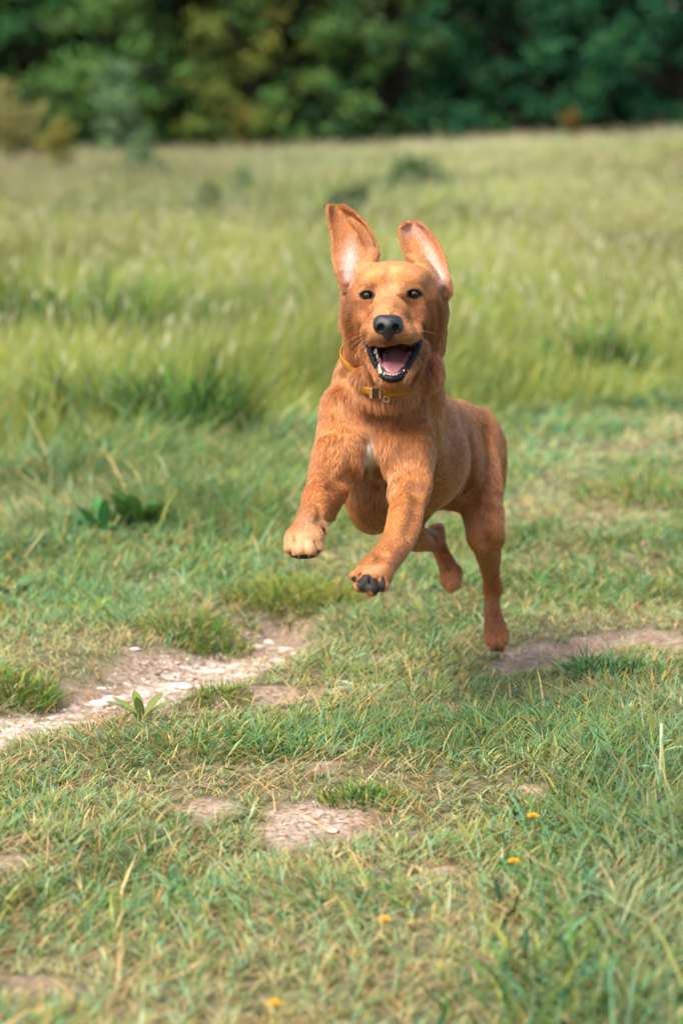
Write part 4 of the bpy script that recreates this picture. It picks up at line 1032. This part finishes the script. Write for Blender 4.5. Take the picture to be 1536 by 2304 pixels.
n_.cone((873, 744, 3.863, 1.3), (873, 768, 3.870, 1.3), .002, op='s')
part(n_, "nose", M_NOSE, .0009)
# eyes
M_EYE = simple_mat("eye", (.006, .004, .003), .06, .35, coat=1.0)
M_PUPIL = simple_mat("pupil", (.003, .003, .003), .05, .7, coat=1.0)
for x, y, z, r in EYES:
    c = P(x, y, z); rr = R(r, z); Vv, Qq = [], []
    n1, n2 = 20, 28
    for i in range(n1+1):
        for j in range(n2):
            th, ph = math.pi*i/n1, 2*math.pi*j/n2; k_ = 1.05 if th < .5 else 1.0
            d_ = AX.T@np.array([math.sin(th)*math.cos(ph), math.sin(th)*math.sin(ph), -math.cos(th)*k_]); Vv.append(c+d_*rr)
    for i in range(n1):
        for j in range(n2): Qq.append([i*n2+j, i*n2+(j+1) % n2, (i+1)*n2+(j+1) % n2, (i+1)*n2+j])
    e = put("eye", np.array(Vv), np.array(Qq), M_EYE)
    Vv = np.array(Vv)[:3*n2]; Vv = c+(Vv-c)*1.012
    put("pupil", Vv, np.array(Qq[:2*n2]), M_PUPIL, parent=e)
# tongue
M_TONGUE = simple_mat("tongue", (.27, .105, .11), .33, .5, (.5, 700), sss=.2, var=.2, vscale=120)
tg = Sdf()
tg.ell((890, 814, 3.950), (34, 11, .038), (-6, -38, 0), k=.008)
tg.ell((884, 828, 3.915), (24, 11, .015), (-4, -40, 0), k=.010)
tg.cone((922, 797, 3.952, 7), (906, 826, 3.919, 6), .008); tg.cone((864, 800, 3.950, 5), (865, 828, 3.918, 5), .008)
tg.cone((889, 780, 3.935, 2.5), (884, 822, 3.902, 2.5), .012, op='s')
part(tg, "tongue", M_TONGUE, .0012)
# black lips and gums
M_LIP = simple_mat("lip", (.008, .008, .008), .38, .16, (.9, 500))
lp = Sdf()
LP = [(823, 766, 3.952, 3.5), (829, 784, 3.945, 5.5), (836, 803, 3.935, 6.5), (846, 824, 3.922, 6.5), (857, 843, 3.908, 7), (870, 851, 3.901, 7.6), (884, 853, 3.899, 8.2), (898, 850, 3.902, 7.6), (911, 838, 3.910, 7), (920, 820, 3.922, 7), (931, 800, 3.935, 7), (941, 782, 3.945, 6), (947, 767, 3.955, 3.5)]
lp.chain(LP, .003)
for a, b in zip(LP[:-1], LP[1:]):     # crenellated edge
    for t_ in (.25, .75):
        x, y, z = [a[i]+(b[i]-a[i])*t_ for i in range(3)]; s_ = 1 if x < 884 else -1
        lp.ell((x+s_*4.5, y-3, z-.0025), (4.2, 3.4, .0026), k=.0015)
lp.chain([(830, 774, 3.940, 2.5), (850, 781, 3.920, 2.5), (873, 774, 3.903, 2.8), (905, 777, 3.912, 2.5), (928, 775, 3.930, 2.5), (943, 769, 3.945, 2.5)], .003)
part(lp, "lips", M_LIP, .0011)
M_GUM = simple_mat("gum", (.30, .12, .11), .3, .5, var=.2)
gm = Sdf(); gm.chain([(842, 787, 3.952, 6), (851, 808, 3.935, 6), (858, 830, 3.915, 6), (870, 843, 3.905, 5), (886, 844, 3.904, 5), (900, 840, 3.907, 5), (911, 822, 3.920, 5)], .003)
part(gm, "gum", M_GUM, .0012)
M_TOOTH = simple_mat("tooth", (.60, .53, .43), .25, .5)
def tooth(a, b):
    s_ = Sdf(); s_.cone(a, b, .002); part(s_, "tooth", M_TOOTH, .0006)
tooth((856, 838, 3.904, 4.2), (852, 822, 3.904, 2.0)); tooth((906, 840, 3.906, 2.8), (909, 833, 3.906, 1.4))
for x, y, r in ((864, 840, 2.6), (870, 843, 3.0), (877.5, 844.5, 2.5), (885, 845, 2.9), (892, 843.5, 2.2)): tooth((x, y+3, 3.901, r), (x+(r-2.6), y-.5, 3.900, r*.6))
for x, y, r in ((853, 812, 2.8), (848, 802, 3.2), (845, 790, 4.0)): tooth((x, y+3, 3.93, r), (x+1, y-4, 3.929, r*.55))
# whiskers
M_WH = simple_mat("whisker", (.75, .55, .35), .4, .5)
for (x0, y0, x1, y1) in ((838, 752, 776, 792), (836, 756, 784, 806), (834, 760, 792, 815), (838, 747, 768, 778), (870, 862, 864, 886), (892, 862, 900, 884), (833, 770, 800, 800), (908, 860, 922, 878), (917, 748, 980, 752)):
    pts = [P(x0+(x1-x0)*t_, y0+(y1-y0)*t_-6*math.sin(t_*3.1), 3.915+.03*t_) for t_ in np.linspace(0, 1, 6)]
    v_, q_, t2 = tube(pts, np.linspace(.00017, .00006, 6), 4); put("whisker", v_, [q_, t2], M_WH)

# claws
M_CLAW = simple_mat("claw", (.018, .014, .012), .6, .3)
for x, y, z in ((653, 1247, 3.822), (673, 1256, 3.808), (696, 1255, 3.810), (716, 1244, 3.826)):
    s_ = Sdf(); s_.cone((x, y-4, z+.004, 3.4), (x, y+2, z+.001, 1.6), .002); part(s_, "claw", M_CLAW, .0009)

# collar: a band round the neck, just outside the coat
col_root = tag(link("collar", None), "yellow webbing collar with a dark buckle and metal ring on the dog's neck", "collar")
col_root.location = cc0
hw, th_ = .0056, .0014
prof = [(-hw, 0), (-hw, th_), (-hw*.8, th_*1.5), (hw*.8, th_*1.5), (hw, th_), (hw, 0)]
VV = np.concatenate([ring+axis*a_+out_*b_ for a_, b_ in prof])-cc0
QQ = [[k*nA+i, k*nA+(i+1) % nA, ((k+1) % 6)*nA+(i+1) % nA, ((k+1) % 6)*nA+i] for k in range(6) for i in range(nA)]
M_WEB = simple_mat("yellow_webbing", (.42, .18, .010), .7, .3, (.8, 1500), var=.12, vscale=200)
mesh_np("band", VV, np.array(QQ), M_WEB, parent=col_root)
def on_ring(px):
    pxs = proj(ring)[0]; pz = proj(ring)[2]; i = min(range(nA), key=lambda i: abs(pxs[i]-px)+(1000 if pz[i] > 4.09 else 0)); return i
M_BUCK = simple_mat("buckle_plastic", (.05, .03, .02), .35, .5); M_CU = simple_mat("copper_metal", (.50, .25, .14), .3, .5)
def rbox(name, c, ax, s, mat, parent, bev=.35):
    s = np.array(s); v = []
    for k in (-1, 1):
        for (a, b) in ((-1, -1+bev), (-1+bev, -1), (1-bev, -1), (1, -1+bev), (1, 1-bev), (1-bev, 1), (-1+bev, 1), (-1, 1-bev)): v.append((a, b, k))
    v = np.array(v)*s; v = v@np.stack(ax)+c
    q = [[i, (i+1) % 8, 8+(i+1) % 8, 8+i] for i in range(8)]; q += [[0, 7, 6, 1], [1, 6, 5, 2], [2, 5, 4, 3], [8, 9, 14, 15], [9, 10, 13, 14], [10, 11, 12, 13]]
    return mesh_np(name, v, np.array(q), mat, smooth=False, parent=parent)
i0 = on_ring(846); c_ = ring[i0]-cc0+out_[i0]*.0035; tg_ = np.cross(axis, out_[i0])
rbox("buckle", c_, (tg_, axis, out_[i0]), (.0070, .0068, .0016), M_BUCK, col_root)
c2 = c_+out_[i0]*.0015
rbox("buckle_clip", c2+tg_*.0065, (tg_, axis, out_[i0]), (.0022, .0072, .0019), M_CU, col_root); rbox("buckle_clip", c2-tg_*.0065, (tg_, axis, out_[i0]), (.0011, .0072, .0018), M_CU, col_root)
i1 = on_ring(872); rc = ring[i1]-cc0+out_[i1]*.005+axis*.0075
t1 = np.cross(axis, out_[i1]); pts = [rc+t1*math.cos(a)*.0042+(axis*.8+out_[i1]*.5)*math.sin(a)*.0042 for a in np.linspace(0, 2*math.pi, 25)]
v_, q_, t_ = tube(pts, [.0007]*25, 8)
mesh_np("ring", v_, [q_, t_], simple_mat("steel", (.35, .27, .2), .2, .5), parent=col_root)
